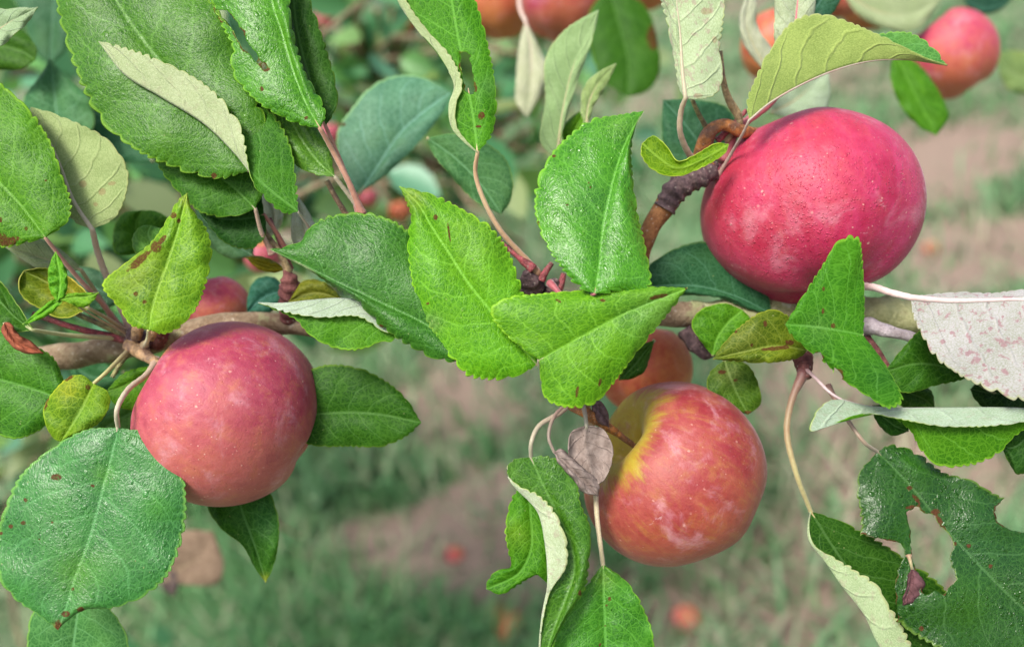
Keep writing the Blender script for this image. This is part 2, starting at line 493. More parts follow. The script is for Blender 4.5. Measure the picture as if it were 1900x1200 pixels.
    for ci, poly in enumerate(cuts):
        pl = rough_poly(poly, seed + ci)
        ins = inpoly(flat[:, 0], flat[:, 1], pl)
        keep = ~(ins[f].sum(1) >= 3)
        f = f[keep]
        used = np.zeros(len(flat), bool); used[f.ravel()] = True
        mv = ins & used
        if mv.any():
            flat[mv, :2] = snap(flat[mv, :2], pl)
        near = np.hypot(*(snap(flat[:, :2], pl) - flat[:, :2]).T)
        rimk = np.maximum(rimk, .95 * np.exp(-(near / 4.0) ** 2) * np.clip(.55 + .5 * np.sin(flat[:, 0] * .13 + seed) + .4 * np.sin(flat[:, 1] * .17 + flat[:, 0] * .05), 0, 1))
    n = len(flat)
    used = np.zeros(n, bool); used[f.ravel()] = True
    remap = np.cumsum(used) - 1
    f = remap[f]
    tc = np.repeat(np.array([tint], float), n, 0)
    for (x, y, r, c, a) in tints:
        k_ = a * np.exp(-((flat[:, 0] - x) ** 2 + (flat[:, 1] - y) ** 2) / (r * r))
        tc = tc * (1 - k_[:, None]) + np.array(c) * k_[:, None]
    mk = rimk * .8
    for q in marks:
        x, y, r = q[:3]; ry = q[3] if len(q) > 3 else r; r, ry = r * .70, ry * .70; an = R(q[4]) if len(q) > 4 else 0
        dx, dy = flat[:, 0] - x, flat[:, 1] - y
        a, b = dx * math.cos(an) + dy * math.sin(an), -dx * math.sin(an) + dy * math.cos(an)
        mk = np.maximum(mk, np.clip(1.15 - .6 * np.hypot(a / r, b / ry), 0, 1))
    base = W(m3[0])
    root = empty(name, base, label, 'dried leaf' if dry else 'leaf', group)
    one = np.ones(n)
    at = {'lpos': lpos, 'lnorm': lnorm, 'tint': tc, 'utint': np.repeat(np.array([utint], float), n, 0), 'mark': mk, 'wet': wet * one, 'pink': pink * one}
    at = {k_: a[used] for k_, a in at.items()}
    mats = [DRY, DRY, DRY] if dry else [LEAF_TOP, LEAF_UNDER, LEAF_RIM]
    o = meshobj('blade', W(flat)[used], f, mats, root, attrs=at)
    so = o.modifiers.new('thickness', 'SOLIDIFY')
    so.thickness = thick * K * sc; so.offset = -1; so.use_even_offset = False
    so.material_offset = 1; so.material_offset_rim = 2
    if rib:
        # stalk running on as the raised rib of the underside
        c0 = np.array(petc0 if petc0 else np.array(petc) * .55 + np.array((.13, .035, .035)))
        def ptint(npt, npet, nv):
            f_ = np.clip(np.arange(npt) / max(npet * .7, 1), 0, 1)[:, None] if npet > 2 else np.ones((npt, 1))
            cc = np.repeat(c0 * (1 - f_) + np.array(petc) * f_, 8, 0)
            return np.vstack([cc, cc[-1:], cc[-1:]])
        sgn = -1.0 if under else 1.0
        q = mm[: int(nr * ribto)].copy()[:: max(1, nr // 40)]
        rr = np.linspace(pr * .8, .7, len(q))
        q[:, 2] += sgn * np.maximum(rr * .25, .4) + (0 if under else thick + .85 * rr * np.clip(np.arange(len(q)) / 5, 0, 1))
        pts = q; rad = rr
        if pet:
            pp = np.array([(q_[0], q_[1], q_[2]) for q_ in pet], float); k0 = pp.copy()
            cur = catmull(np.vstack([k0, q[:1]]), 36)[:-1]
            pts = np.vstack([cur, q])
            pr0 = prs if prs else pr * 1.25
            rad = np.r_[np.linspace(pr0, pr * .85, len(cur)) * (1 + .55 * np.exp(-(np.arange(len(cur)) / 3.5) ** 2)) * (1 + .05 * np.sin(np.arange(len(cur)) * 1.9 + seed)), rr]
        vv, ff = tube_geo(W(pts), rad * K * (1 + pts[:, 2] / FPX), 8)
        meshobj('petiole', vv, ff, PETIOLE, root, attrs={'tint': ptint(len(pts), len(pts) - len(q), len(vv))})
    return root

# ------------------------------------------------------------------ ground, grass
CAMZ = CAM_LOC.z
def height(x, y):
    return .05*np.sin(x*1.3+.7)*np.sin(y*1.1) + .025*np.sin(x*3.1+y*2.3) + .02*np.sin(y*4.7-x*1.9) + np.clip(x-.2, 0, 30)*.13 - np.clip(-x-1.2, 0, 40)*.05 - np.clip(y-7, 0, 60)*.03

def ground_at(px, py):
    dr = RT @ np.array([(px-950)/FPX, -(py-600)/FPX, -1.0])
    t = .3
    for _ in range(4000):
        p = CL + dr*t
        if p[2] < height(p[0], p[1]): break
        t += .005
    return p

def fbm(x, y, sc, seed, octv=4):
    r2 = np.random.default_rng(seed); out = 0; a = 1; tot = 0
    for o in range(octv):
        z = 0
        for _ in range(5):
            th = r2.uniform(0, 6.3); fq = sc*(2**o)*r2.uniform(.7, 1.3)
            z = z + np.sin((x*math.cos(th)+y*math.sin(th))*fq + r2.uniform(0, 6.3))
        out = out + a*z/2.5; tot += a; a *= .55
    return out/tot

DIRT = [(850, 985, .36), (800, 760, .30), (860, 1060, .2), (1620, 880, .30), (1450, 1080, .28), (1750, 300, .55), (1250, 1130, .22), (960, 1110, .15), (1840, 470, .35), (1480, 770, .3), (640, 1010, .12), (1060, 1060, .14), (1700, 1150, .2)]
DIRTP = [(ground_at(a, b)[:2], r) for a, b, r in DIRT]
def bare(x, y):
    z = .24 + .55*fbm(x, y, 2.2, 3)
    for (c, r) in DIRTP:
        z = np.maximum(z, 1.15*np.exp(-(((x-c[0])**2+(y-c[1])**2)/(r*r))) + .35*fbm(x, y, 7, 5))
    return np.clip(z, 0, 1)

def build_ground():
    def axis(lo, hi, n, c):
        t = np.linspace(-1, 1, n); q = np.sign(t)*np.abs(t)**c
        return np.where(q < 0, -q*lo, q*hi)
    xs = axis(-60, 60, 260, 2.6); ys = np.r_[np.linspace(-4, .4, 24)[:-1], .4+np.linspace(0, 1, 240)**2.6*110]
    X, Y = np.meshgrid(xs, ys)
    Z = height(X, Y) + .012*fbm(X, Y, 18, 9)
    v = np.stack([X, Y, Z], -1).reshape(-1, 3)
    n = X.shape[1]; idx = np.arange(X.size).reshape(X.shape)
    f = np.stack([idx[:-1, :-1], idx[:-1, 1:], idx[1:, 1:], idx[1:, :-1]], -1).reshape(-1, 4)
    t = NT('ground_soil')
    b = t.attr('bare'); co = t.new('ShaderNodeTexCoord').outputs['Object']
    n1 = t.noise(co, 9, 6, .65); n2 = t.noise(co, 45, 4, .6)
    soil = t.mix(n2, (.14, .105, .08), (.33, .245, .195))
    turf = t.mix(t.ss(n1, .35, .65), (.09, .13, .07), (.19, .22, .13))
    base = t.mix(t.ss(t.math('ADD', b, t.math('MULTIPLY', t.math('SUBTRACT', n1, .5), .8)), .45, .7), turf, soil)
    t.set(Base_Color=base, Roughness=.95, Specular_IOR_Level=.1, Normal=t.bump(t.math('ADD', n1, n2), .02, .7))
    o = meshobj('ground', v, f, t.m, attrs={'bare': bare(v[:, 0], v[:, 1])})
    tag(o, 'trampled orchard ground of bare brown soil and patchy turf', 'ground', kind='structure')

def build_grass():
    N = 70000
    # more blades near the lens, thinning with distance
    dd = 1.0 + rng.random(N*4)**1.9*13.0
    az = R(90) + (rng.random(N*4)-.5)*R(96)
    x = dd*np.cos(az); y = dd*np.sin(az)
    g = 1-bare(x, y)
    cl = .5+.5*fbm(x, y, 6, 21)
    keep = rng.random(N*4) < np.clip(g*1.6-.2, 0.16, 1)*np.clip(cl*1.4, .25, 1)
    x, y, g, cl = x[keep][:N], y[keep][:N], g[keep][:N], cl[keep][:N]
    n = len(x); z = height(x, y)-.005
    h = rng.uniform(.05, .17, n)*(.6+.8*cl); wd = rng.uniform(.0022, .0055, n)*(1+.2*np.hypot(x, y))
    a = rng.uniform(0, 2*np.pi, n); lean = rng.uniform(.2, 1.1, n)*h
    dx, dy = np.cos(a), np.sin(a)
    V = np.zeros((n, 7, 3))
    for k, t_ in enumerate((0, .4, .75)):
        cx = x+dx*lean*t_**1.7; cy = y+dy*lean*t_**1.7; cz = z+h*(t_-.25*t_*t_)
        ww = wd*(1-.5*t_)
        V[:, 2*k] = np.stack([cx-dy*ww, cy+dx*ww, cz], -1); V[:, 2*k+1] = np.stack([cx+dy*ww, cy-dx*ww, cz], -1)
    V[:, 6] = np.stack([x+dx*lean, y+dy*lean, z+h*.72], -1)
    b = np.arange(n)[:, None]*7
    q = np.concatenate([b+np.array([[0, 1, 3, 2]]), b+np.array([[2, 3, 5, 4]])], 0).tolist()
    q += (b+np.array([[4, 5, 6]])).tolist()
    hue = rng.random(n)
    c1, c2, c3 = np.array((.11, .25, .085)), np.array((.18, .33, .17)), np.array((.40, .38, .26))
    c = c1+(c2-c1)*hue[:, None]
    dryb = rng.random(n) < .12+.25*(1-g)
    c[dryb] = c3*rng.uniform(.6, 1.1, dryb.sum())[:, None]
    t = NT('grass_blade')
    col = t.attr('tint', 'Vector')
    t.set(Base_Color=col, Roughness=.55, Specular_IOR_Level=.35)
    translucent_mix(t, col, .3)
    lush = np.zeros(n)
    for (px, py, r_) in [(300, 1120, .35), (450, 1060, .3), (620, 1120, .32), (780, 1160, .3), (600, 800, .3), (860, 1170, .25), (420, 960, .28), (860, 860, .2), (720, 950, .18), (1260, 1020, .2), (1800, 240, .3)]:
        q_ = ground_at(px, py)
        lush = np.maximum(lush, np.exp(-((x-q_[0])**2+(y-q_[1])**2)/(r_*r_)))
    lush = np.clip(lush*1.2+.25*fbm(x, y, 5, 77), 0, 1)[:, None]
    c = c*(1-lush)+c*np.array((.62, .80, .62))*lush
    o = meshobj('grass', V.reshape(-1, 3), q, t.m, attrs={'tint': np.repeat(c, 7, 0)})
    tag(o, 'patchy green grass and dry straw growing over the soil', 'grass', kind='stuff')

build_ground()
build_grass()

# ------------------------------------------------------------------ bark, apples
def bark(name, c1, c2, moss=0.0, scale=1.0):
    t = NT(name)
    co = t.new('ShaderNodeTexCoord').outputs['Object']
    n = t.noise(co, 260*scale, 5, .65); n2 = t.noise(co, 60*scale, 4, .6); n3 = t.noise(co, 900*scale, 3, .6)
    base = t.mix(t.ss(n, .3, .7), c1, c2)
    base = t.mix(t.math('MULTIPLY', t.ss(n3, .55, .75), .5), base, (c1[0]*.4, c1[1]*.4, c1[2]*.4))
    base = t.mix(t.math('MULTIPLY', t.ss(t.voro(co, 300*scale), .22, .12), .45), base, (.45, .40, .33))
    if moss:
        m = t.math('MULTIPLY', t.ss(t.math('ADD', t.math('MULTIPLY', n2, .6), t.math('MULTIPLY', n, .4)), .58-.22*moss, .64-.18*moss), min(1, .6+moss*.4))
        base = t.mix(m, base, t.mix(n3, (.16, .17, .06), (.36, .36, .20)))
    h = t.math('ADD', t.math('MULTIPLY', n, 1.0), t.math('MULTIPLY', n3, .4))
    if moss > .5:
        li = t.ss(t.voro(t.vmath('ADD', co, t.vmath('SCALE', t.noise(co, 400, 2, col=True), scale=.002)), 120), .30, .22)
        li = t.math('MULTIPLY', li, t.ss(n2, .5, .6))
        base = t.mix(t.math('MULTIPLY', li, .8), base, t.mix(n3, (.30, .31, .22), (.55, .55, .44)))
        base = t.mix(t.math('MULTIPLY', t.ss(t.voro(co, 70), .20, .12), .7), base, (.36, .15, .045))
        h = t.math('ADD', h, t.math('MULTIPLY', n2, 2.2))
    t.set(Base_Color=base, Roughness=.8, Normal=t.bump(h, .0012, .9), Specular_IOR_Level=.25)
    return t.m
BOUGH = bark('bough_bark', (.17, .11, .065), (.30, .23, .15), .25)
MOSSY = bark('mossy_bark', (.15, .11, .07), (.27, .22, .14), 1.0)
TWIG = bark('twig_bark', (.19, .075, .03), (.33, .15, .06), 0, 1.6)
KNUCKLE = bark('spur_bark', (.055, .035, .04), (.17, .11, .11), 0, 1.6)
GREYTWIG = bark('grey_twig_bark', (.30, .25, .26), (.50, .44, .46), 0, 1.6)
MAROON = bark('maroon_bark', (.09, .03, .03), (.22, .085, .075), 0, 1.6)

def stem_mat(name, c):
    t = NT(name)
    co = t.new('ShaderNodeTexCoord').outputs['Object']
    n = t.noise(co, 500, 4)
    n2 = t.noise(co, 1500, 3, .6); n3 = t.noise(co, 130, 2)
    base = t.mix(t.ss(n, .3, .7), tuple(q*.45 for q in c), tuple(q*1.25 for q in c))
    base = t.mix(t.math('MULTIPLY', t.ss(n3, .48, .62), .7), base, (.10, .05, .04))
    base = t.mix(t.math('MULTIPLY', t.ss(n2, .58, .7), .5), base, (.45, .38, .30))
    t.set(Base_Color=base, Roughness=.6, Normal=t.bump(t.math('ADD', n, n2), .0007, .8))
    return t.m
STEM_ORANGE, STEM_TAN = stem_mat('orange_stem', (.38, .14, .035)), stem_mat('tan_stem', (.42, .26, .13))

def apple_mat(name, red, red2, yellow, yel_edge=.16, warm=(.55, .16, .05), warm_amt=.5, droplets=0.0, bloom=.35, streak=.5, dots=.6, cbloom=0.0, mottle=.35):
    t = NT(name)
    st = t.attr('st', 'Vector'); lat = t.attr('lat'); warmth = t.attr('warmth')
    co = t.attr('pos', 'Vector')          # apple-radius units
    ns = t.noise(t.vmath('MULTIPLY', st, (5.5, 5.5, .9)), 1.0, 5, .65, .15)
    ns2 = t.noise(t.vmath('MULTIPLY', st, (15, 15, 1.5)), 1.0, 3, .6, .1)
    nb = t.noise(co, 1.8, 4, .6); nf = t.noise(co, 11, 4, .65)
    base = t.mix(t.ss(t.math('ADD', t.math('MULTIPLY', nb, .6), t.math('MULTIPLY', ns, .4)), .38, .62), red, red2)
    sk = t.math('MULTIPLY', t.ss(t.math('ADD', t.math('MULTIPLY', ns2, .6), t.math('MULTIPLY', ns, .4)), .50, .66), streak)
    wm = t.math('MULTIPLY', t.ss(t.math('ADD', warmth, t.math('MULTIPLY', t.math('SUBTRACT', nb, .5), .9)), .35, .85), warm_amt)
    base = t.mix(wm, base, warm)
    base = t.mix(t.math('MULTIPLY', sk, .55), base, tuple(.55*a+.45*b for a, b in zip(red2, yellow)))
    ym = t.ss(t.math('ADD', lat, t.math('MULTIPLY', t.math('SUBTRACT', ns, .5), .30)), yel_edge+.05, yel_edge-.05)
    base = t.mix(ym, base, t.mix(nf, yellow, tuple(a*b for a, b in zip(yellow, (.8, .95, .8)))))
    nm = t.noise(co, 4.6, 5, .7, .3)
    base = t.mix(t.math('MULTIPLY', t.ss(nm, .48, .70), mottle), base, tuple(.6*a_+.4*b_ for a_, b_ in zip(warm, yellow)))
    base = t.mix(t.math('MULTIPLY', t.ss(nm, .46, .30), mottle), base, tuple(q_*.72 for q_ in red))
    base = t.mix(t.math('MULTIPLY', t.ss(nf, .3, .75), .42), base, t.vmath('ADD', t.vmath('MULTIPLY', base, (1.25, 1.4, 1.4)), (.02, .025, .02)))
    vd = t.voro(co, 10.5); vd2 = t.voro(t.vmath('ADD', co, (3.1, 1.7, .4)), 17)
    dm = t.math('ADD', t.math('MULTIPLY', t.drops(t.vmath('ADD', co, t.vmath('SCALE', t.noise(co, 20, 1, col=True), scale=.03)), 10.0, .04, .15, .7), 9), t.math('MULTIPLY', t.drops(t.vmath('ADD', co, (3.1, 1.7, .4)), 18, .05, .17, .6), 7), clamp=True)
    dm = t.math('MULTIPLY', t.math('MULTIPLY', dm, dots), t.ss(t.noise(co, 2.3, 2), .30, .62, .25, 1.0))
    base = t.mix(dm, base, (.62, .36, .29))
    bl = t.math('MULTIPLY', t.ss(t.noise(co, 2.6, 5, .68, .4), .50, .74), bloom)
    base = t.mix(bl, base, (.62, .36, .42))
    cb = t.math('MULTIPLY', t.ss(t.math('ADD', t.attr('bside'), t.math('MULTIPLY', t.math('SUBTRACT', nf, .5), .20)), .80, .865), cbloom)
    base = t.mix(cb, base, t.mix(nf, (.42, .17, .26), (.66, .47, .54)))
    scuff = t.math('MULTIPLY', t.ss(t.noise(t.vmath('MULTIPLY', co, (1, 1, 3)), 3.4, 6, .72), .66, .76), bloom)
    base = t.mix(scuff, base, (.70, .55, .58))
    h = t.math('MULTIPLY', nf, .5)
    nn = t.noise(co, 46, 3, .6)
    h = t.math('ADD', h, t.math('MULTIPLY', nn, .25))
    h = t.math('SUBTRACT', h, t.math('MULTIPLY', t.ss(vd, .12, .05), .25*dots))
    rough = t.math('ADD', .42, t.math('MULTIPLY', nf, .22))
    if droplets:
        wv = t.vmath('ADD', co, t.vmath('SCALE', t.noise(co, 14, 2, col=True), scale=.035))
        zone = t.ss(t.noise(co, 2.0, 3), .36, .56)
        dr = t.math('ADD', t.math('MULTIPLY', t.drops(wv, 21, .10, .34, .55), 1.0), t.math('MULTIPLY', t.drops(t.vmath('ADD', wv, (5, 2, 1)), 44, .15, .5, .75), .7))
        dr = t.math('MULTIPLY', dr, t.math('ADD', .12, t.math('MULTIPLY', zone, .88)))
        h = t.math('ADD', h, t.math('MULTIPLY', dr, 1.9*droplets))
        rough = t.math('SUBTRACT', rough, t.math('MULTIPLY', dr, .6))
    t.set(Base_Color=base, Roughness=rough, Normal=t.bump(h, .00055, .8), Specular_IOR_Level=.42, Sheen_Weight=.08, Sheen_Roughness=.4,
          Subsurface_Weight=.06, Subsurface_Scale=.003)
    t.put(t.p.inputs['Subsurface Radius'], (1.0, .35, .2))
    t.put(t.p.inputs['Sheen Tint'], (1, .86, .92, 1))
    return t.m

CRIMSON = apple_mat('crimson_apple_skin', (.31, .004, .046), (.39, .015, .092), (.42, .17, .03), .07, (.36, .035, .022), .30, droplets=.85, bloom=.28, streak=.28, dots=.6, cbloom=.8, mottle=.12)
ROSE = apple_mat('rose_apple_skin', (.27, .019, .050), (.33, .050, .076), (.46, .20, .03), .15, (.37, .085, .070), .85, bloom=.34, streak=.4, dots=.75, mottle=.42)
STREAKED = apple_mat('streaked_apple_skin', (.21, .012, .020), (.27, .040, .038), (.33, .215, .015), .205, (.28, .062, .022), .55, bloom=.36, streak=.7, dots=.35, cbloom=.3, mottle=.38)
ORANGE = apple_mat('orange_apple_skin', (.35, .045, .025), (.42, .10, .035), (.46, .25, .05), .12, (.44, .14, .04), .8, bloom=.2, streak=.4)
PINK = apple_mat('pink_apple_skin', (.34, .022, .065), (.38, .05, .07), (.46, .22, .06), .08, (.43, .10, .05), .95, bloom=.3, streak=.3)

def apple(label, c, rad, axis, mat, squash=.92, stem=None, stem_r=(7, 5.5), stem_mat=STEM_ORANGE, warmdir=(0, -1, 0), lobes=.025, res=96, group=None, sx=1.0, seed=0, world=None, cone=.07, spin=0.3, cav=.42, cal=.14, name='apple'):
    """c = (x, y, depth) of the centre, rad in photo units, axis towards the stem in lens space (right, up, to the lens)"""
    ce = W(np.array(c, float)) if world is None else np.array(world[0])
    rw = rad*K*(1+c[2]/FPX) if world is None else world[1]
    ax = np.array(axis, float); ax /= np.linalg.norm(ax)
    if world is None: ax = RT @ ax
    q = Vector(ax).to_track_quat('Z', 'Y').to_matrix()
    Q = np.array(q) @ np.array(Matrix.Rotation(spin, 3, 'Z'))
    n1, n2 = res, res*2
    ph = np.linspace(0, np.pi, n1+1)[:, None]; th = np.linspace(0, 2*np.pi, n2, endpoint=False)[None]
    bulk = 1+cone*np.cos(ph)
    rr = bulk*(1-cav*np.exp(-(ph/.34)**2)-.05*np.exp(-((ph-.0)/.8)**2)-cal*np.exp(-((np.pi-ph)/.33)**2))
    rr = rr*(1+lobes*np.cos(5*th+.6)*np.clip((1-np.cos(ph))/2, 0, 1)**2.5+.5*lobes*np.cos(5*th)*np.exp(-((ph-.5)/.35)**2))
    r2 = np.random.default_rng(seed+50)
    for _ in range(4):
        rr = rr*(1+.010*np.sin(ph*r2.uniform(1, 3)+r2.uniform(0, 6))*np.cos(th*r2.integers(1, 3)+r2.uniform(0, 6.3)))
    P = np.stack([rr*np.sin(ph)*np.cos(th)*sx, rr*np.sin(ph)*np.sin(th), rr*np.cos(ph)*squash+0*th], -1)
    lat = np.broadcast_to(ph/np.pi, rr.shape).ravel()
    stv = np.stack([np.cos(th)+0*ph, np.sin(th)+0*ph, ph*2+0*th], -1).reshape(-1, 3)
    V = P.reshape(-1, 3)
    wd = RT @ np.array(warmdir, float) if world is None else np.array(warmdir, float)
    Vw = V @ Q.T
    warmth = .5+.5*(Vw @ (wd/np.linalg.norm(wd)))
    bd = RT @ (np.array((.86, .20, -.30))/.93)
    bside = .5+.5*(Vw @ bd)/np.linalg.norm(Vw, axis=1)
    idx = np.arange((n1+1)*n2).reshape(n1+1, n2); nx = np.roll(idx, -1, 1)
    f = np.stack([idx[:-1], idx[1:], nx[1:], nx[:-1]], -1).reshape(-1, 4)
    root = empty(name, ce, label, 'apple', group)
    meshobj('skin', Vw*rw+ce, f, mat, root, attrs={'st': stv, 'lat': lat, 'warmth': warmth, 'bside': bside, 'pos': V+seed*3.0})
    if stem:
        tube('stem', stem, stem_r, stem_mat, root, n=44, sides=14, lump=.09, seed=seed)
    return root

G_A = 'apples hanging on the bough'
apple('large crimson apple speckled with dew, hanging from the bent orange stem', (1503, 397, 180), 197, (-.08, .93, -.36), CRIMSON, .90, cal=.10,
      stem=[(1462, 238, 250), (1412, 248, 170), (1376, 244, 105), (1345, 232, 90), (1318, 244, 100), (1303, 275, 120), (1296, 305, 135)], stem_r=(8, 11, 11, 12, 13, 15), seed=1, group=G_A, lobes=.035, warmdir=(-.85, .35, .25), spin=.5)
apple('rose pink apple with pale dots beside the big dewy round leaf', (432, 770, 120), 171, (-.84, .46, .10), ROSE, 1.0, lobes=.015,
      stem=[(330, 705, 120), (302, 684, 100), (275, 662, 110), (240, 640, 150)], stem_r=(8, 9, 12, 14), stem_mat=STEM_TAN, seed=2, group=G_A, warmdir=(.15, -1, .1), spin=1.3)
apple('yellow and red streaked apple showing its deep stem hollow', (1252, 882, 140), 172, (-.80, .56, .22), STREAKED, .93,
      stem=[(1192, 840, 112), (1165, 818, 75), (1128, 792, 40), (1085, 765, 20), (1055, 748, 25)], stem_r=(4.5, 5, 8, 10, 11), seed=3, group=G_A, warmdir=(.3, -.6, .2), cav=.62)
apple('shaded brownish orange apple hidden behind the streaked apple', (1197, 690, 420), 88, (.1, .9, -.3), ORANGE, .98, seed=4, group=G_A, warmdir=(.5, -.6, 0))
apple('purplish pink apple peeking out above the left end of bough', (398, 578, 330), 68, (-.4, .8, 0), PINK, .95, seed=5, group=G_A, warmdir=(.5, -1, 0))
G_B = 'blurred apples behind the branch'
apple('blurred orange apple at the top edge, left of the red pair', (922, 4, 1500), 74, (.2, .9, 0), ORANGE, .97, seed=6, group=G_B, res=48)
apple('blurred coral red apple between the orange apple and dark leaf', (1047, -4, 1200), 88, (.1, .95, 0), PINK, .97, seed=7, group=G_B, res=48, warmdir=(.2, -.6, 0))
apple('sliver of blurred orange red apple above the dark hanging leaf', (1190, -42, 1500), 66, (.1, .95, 0), ORANGE, .97, seed=8, group=G_B, res=48)
apple('blurred pink to orange apple alone in upper right corner', (1766, 104, 1100), 80, (-.55, .75, 0), PINK, 1.02, seed=9, group=G_B, res=48, warmdir=(.2, -1, 0),
      stem=[(1712, 48, 1080), (1690, 20, 1090), (1668, -25, 1120)], stem_r=(4, 4, 6))
apple('blurred orange red apple half hidden behind the lime green leaf', (1440, 88, 1300), 64, (.2, .9, 0), ORANGE, 1.1, seed=10, group=G_B, res=48)
apple('blurred pale pink apple behind the teal leaf stub at top', (1560, -12, 1400), 46, (.2, .9, 0), PINK, 1.0, seed=11, group=G_B, res=48)
apple('blurred shadowed orange apple under the broad pale leaf', (1620, -6, 1700), 64, (.2, .9, 0), ORANGE, 1.0, seed=12, group=G_B, res=48)

# windfalls lying on the ground
for (px, py, rr, lab, m) in [(1275, 1163, .034, 'red windfall apple on bare soil under the streaked apple', PINK), (945, 1176, .042, 'orange windfall apple on the ground at the bottom edge', ORANGE),
                             (918, 1142, .026, 'small orange red windfall beside the larger orange windfall', ORANGE), (508, 1094, .026, 'small red windfall in grass below the pointed hanging leaf', PINK),
                             (592, 1162, .024, 'tiny dull red windfall deep in the lower grass', PINK), (846, 1036, .024, 'faint red windfall on the brown soil patch', PINK),
                             (1728, 470, .030, 'small orange windfall on pale soil right of crimson apple', ORANGE), (52, 836, .034, 'orange windfall showing above the big round dewy leaf', ORANGE)]:
    g = ground_at(px, py)
    apple(lab, (0, 0, 0), 1, (random.uniform(-.6, .6), random.uniform(-.6, .6), .6), m, .92, world=((g[0], g[1], g[2]+rr*.6), rr), res=32, group='windfall apples on the ground', name='windfall_apple', warmdir=(.3, .3, .5), seed=random.randint(20, 90))

# ------------------------------------------------------------------ the bough with its spurs
bough = empty('apple_branch', W(np.array((950, 590, 230))), 'long brown apple bough crossing behind the leaves, mossy at its right end', 'branch')
tube('bough', [(-60, 690, 260), (60, 668, 240), (160, 655, 225), (250, 640, 215), (330, 620, 215), (400, 604, 220), (480, 600, 225), (560, 602, 225), (660, 604, 220), (800, 595, 210), (950, 582, 200), (1080, 578, 195), (1200, 582, 200), (1300, 584, 215)],
     (26, 25, 24, 24, 22, 20, 21, 22, 22, 23, 23, 24, 24), BOUGH, bough, n=200, sides=24, lump=.05, seed=4)
tube('mossy_bough', [(1280, 584, 213), (1400, 580, 225), (1520, 578, 220), (1620, 580, 215), (1700, 590, 220), (1800, 600, 240), (1960, 610, 260)], (24, 27, 29, 31, 32, 30, 28), MOSSY, bough, n=160, sides=28, lump=.09, seed=8)
tube('spur_twig', [(1165, 575, 190), (1180, 510, 170), (1200, 440, 150), (1225, 395, 145), (1255, 355, 140), (1290, 325, 135), (1318, 300, 130)], (18, 17, 17, 17, 20, 22, 18), TWIG, bough, n=80, sides=16, lump=.05, seed=2)
def knuckle(pts, r, mat, seed):
    path = catmull(np.array(pts, float), 60)
    base = np.interp(np.linspace(0, 1, 60), np.linspace(0, 1, len(r)), r)
    u_ = np.linspace(0, 1, 60)
    rad = base*(1+.10*np.sin(u_*44+seed+1.5*np.sin(u_*7)))*np.clip((1-u_)/.12, .25, 1)**.5
    v, f = tube_geo(W(path), rad*K*(1+path[:, 2]/FPX), 18, .035, seed)
    meshobj('spur', v, f, mat, bough)
knuckle([(1232, 388, 138), (1252, 355, 132), (1280, 332, 128), (1312, 318, 126), (1326, 302, 128)], (19, 23, 24, 25, 18), KNUCKLE, 1)
knuckle([(1284, 335, 124), (1300, 306, 122), (1306, 282, 120)], (16, 17, 13), KNUCKLE, 4)
knuckle([(262, 648, 190), (254, 632, 165), (246, 620, 150), (235, 612, 145)], (17, 20, 19, 10), KNUCKLE, 2)
knuckle([(290, 640, 195), (300, 620, 170), (300, 600, 150)], (12, 12, 8), MAROON, 9)
knuckle([(990, 585, 195), (985, 550, 150), (985, 525, 110), (975, 505, 85)], (16, 22, 24, 14), KNUCKLE, 3)
knuckle([(1015, 560, 160), (1025, 535, 120), (1032, 520, 95)], (12, 14, 9), KNUCKLE, 5)
knuckle([(1490, 600, 200), (1488, 650, 120), (1492, 680, 60), (1500, 700, 40)], (16, 18, 17, 13), MAROON, 6)
knuckle([(1060, 600, 195), (1075, 670, 130), (1080, 725, 60), (1062, 745, 20)], (15, 15, 16, 12), KNUCKLE, 7)
knuckle([(535, 600, 220), (535, 560, 180), (538, 525, 150), (530, 500, 140)], (15, 15, 20, 11), MAROON, 8)
tube('bare_twig', [(1598, 612, 150), (1612, 605, 100), (1640, 612, 80), (1690, 625, 70), (1760, 650, 65)], (20, 16, 11, 9, 7), GREYTWIG, bough, n=50, lump=.08, seed=3)
tube('bare_twig', [(1605, 625, 110), (1625, 650, 100), (1650, 690, 100), (1680, 740, 120)], (9, 8, 7, 5), MAROON, bough, n=40, lump=.06, seed=5)
tube('bare_twig', [(1330, 640, 240), (1312, 655, 200), (1290, 640, 190), (1270, 610, 195)], (10, 12, 14, 16), KNUCKLE, bough, n=40, lump=.1, seed=6)
tube('bud', [(252, 628, 130), (258, 600, 112), (262, 588, 108)], (9, 11, 5), STEM_TAN, bough, n=16)
tube('bud', [(280, 628, 140), (288, 606, 120), (292, 596, 118)], (7, 8, 4), STEM_TAN, bough, n=16)

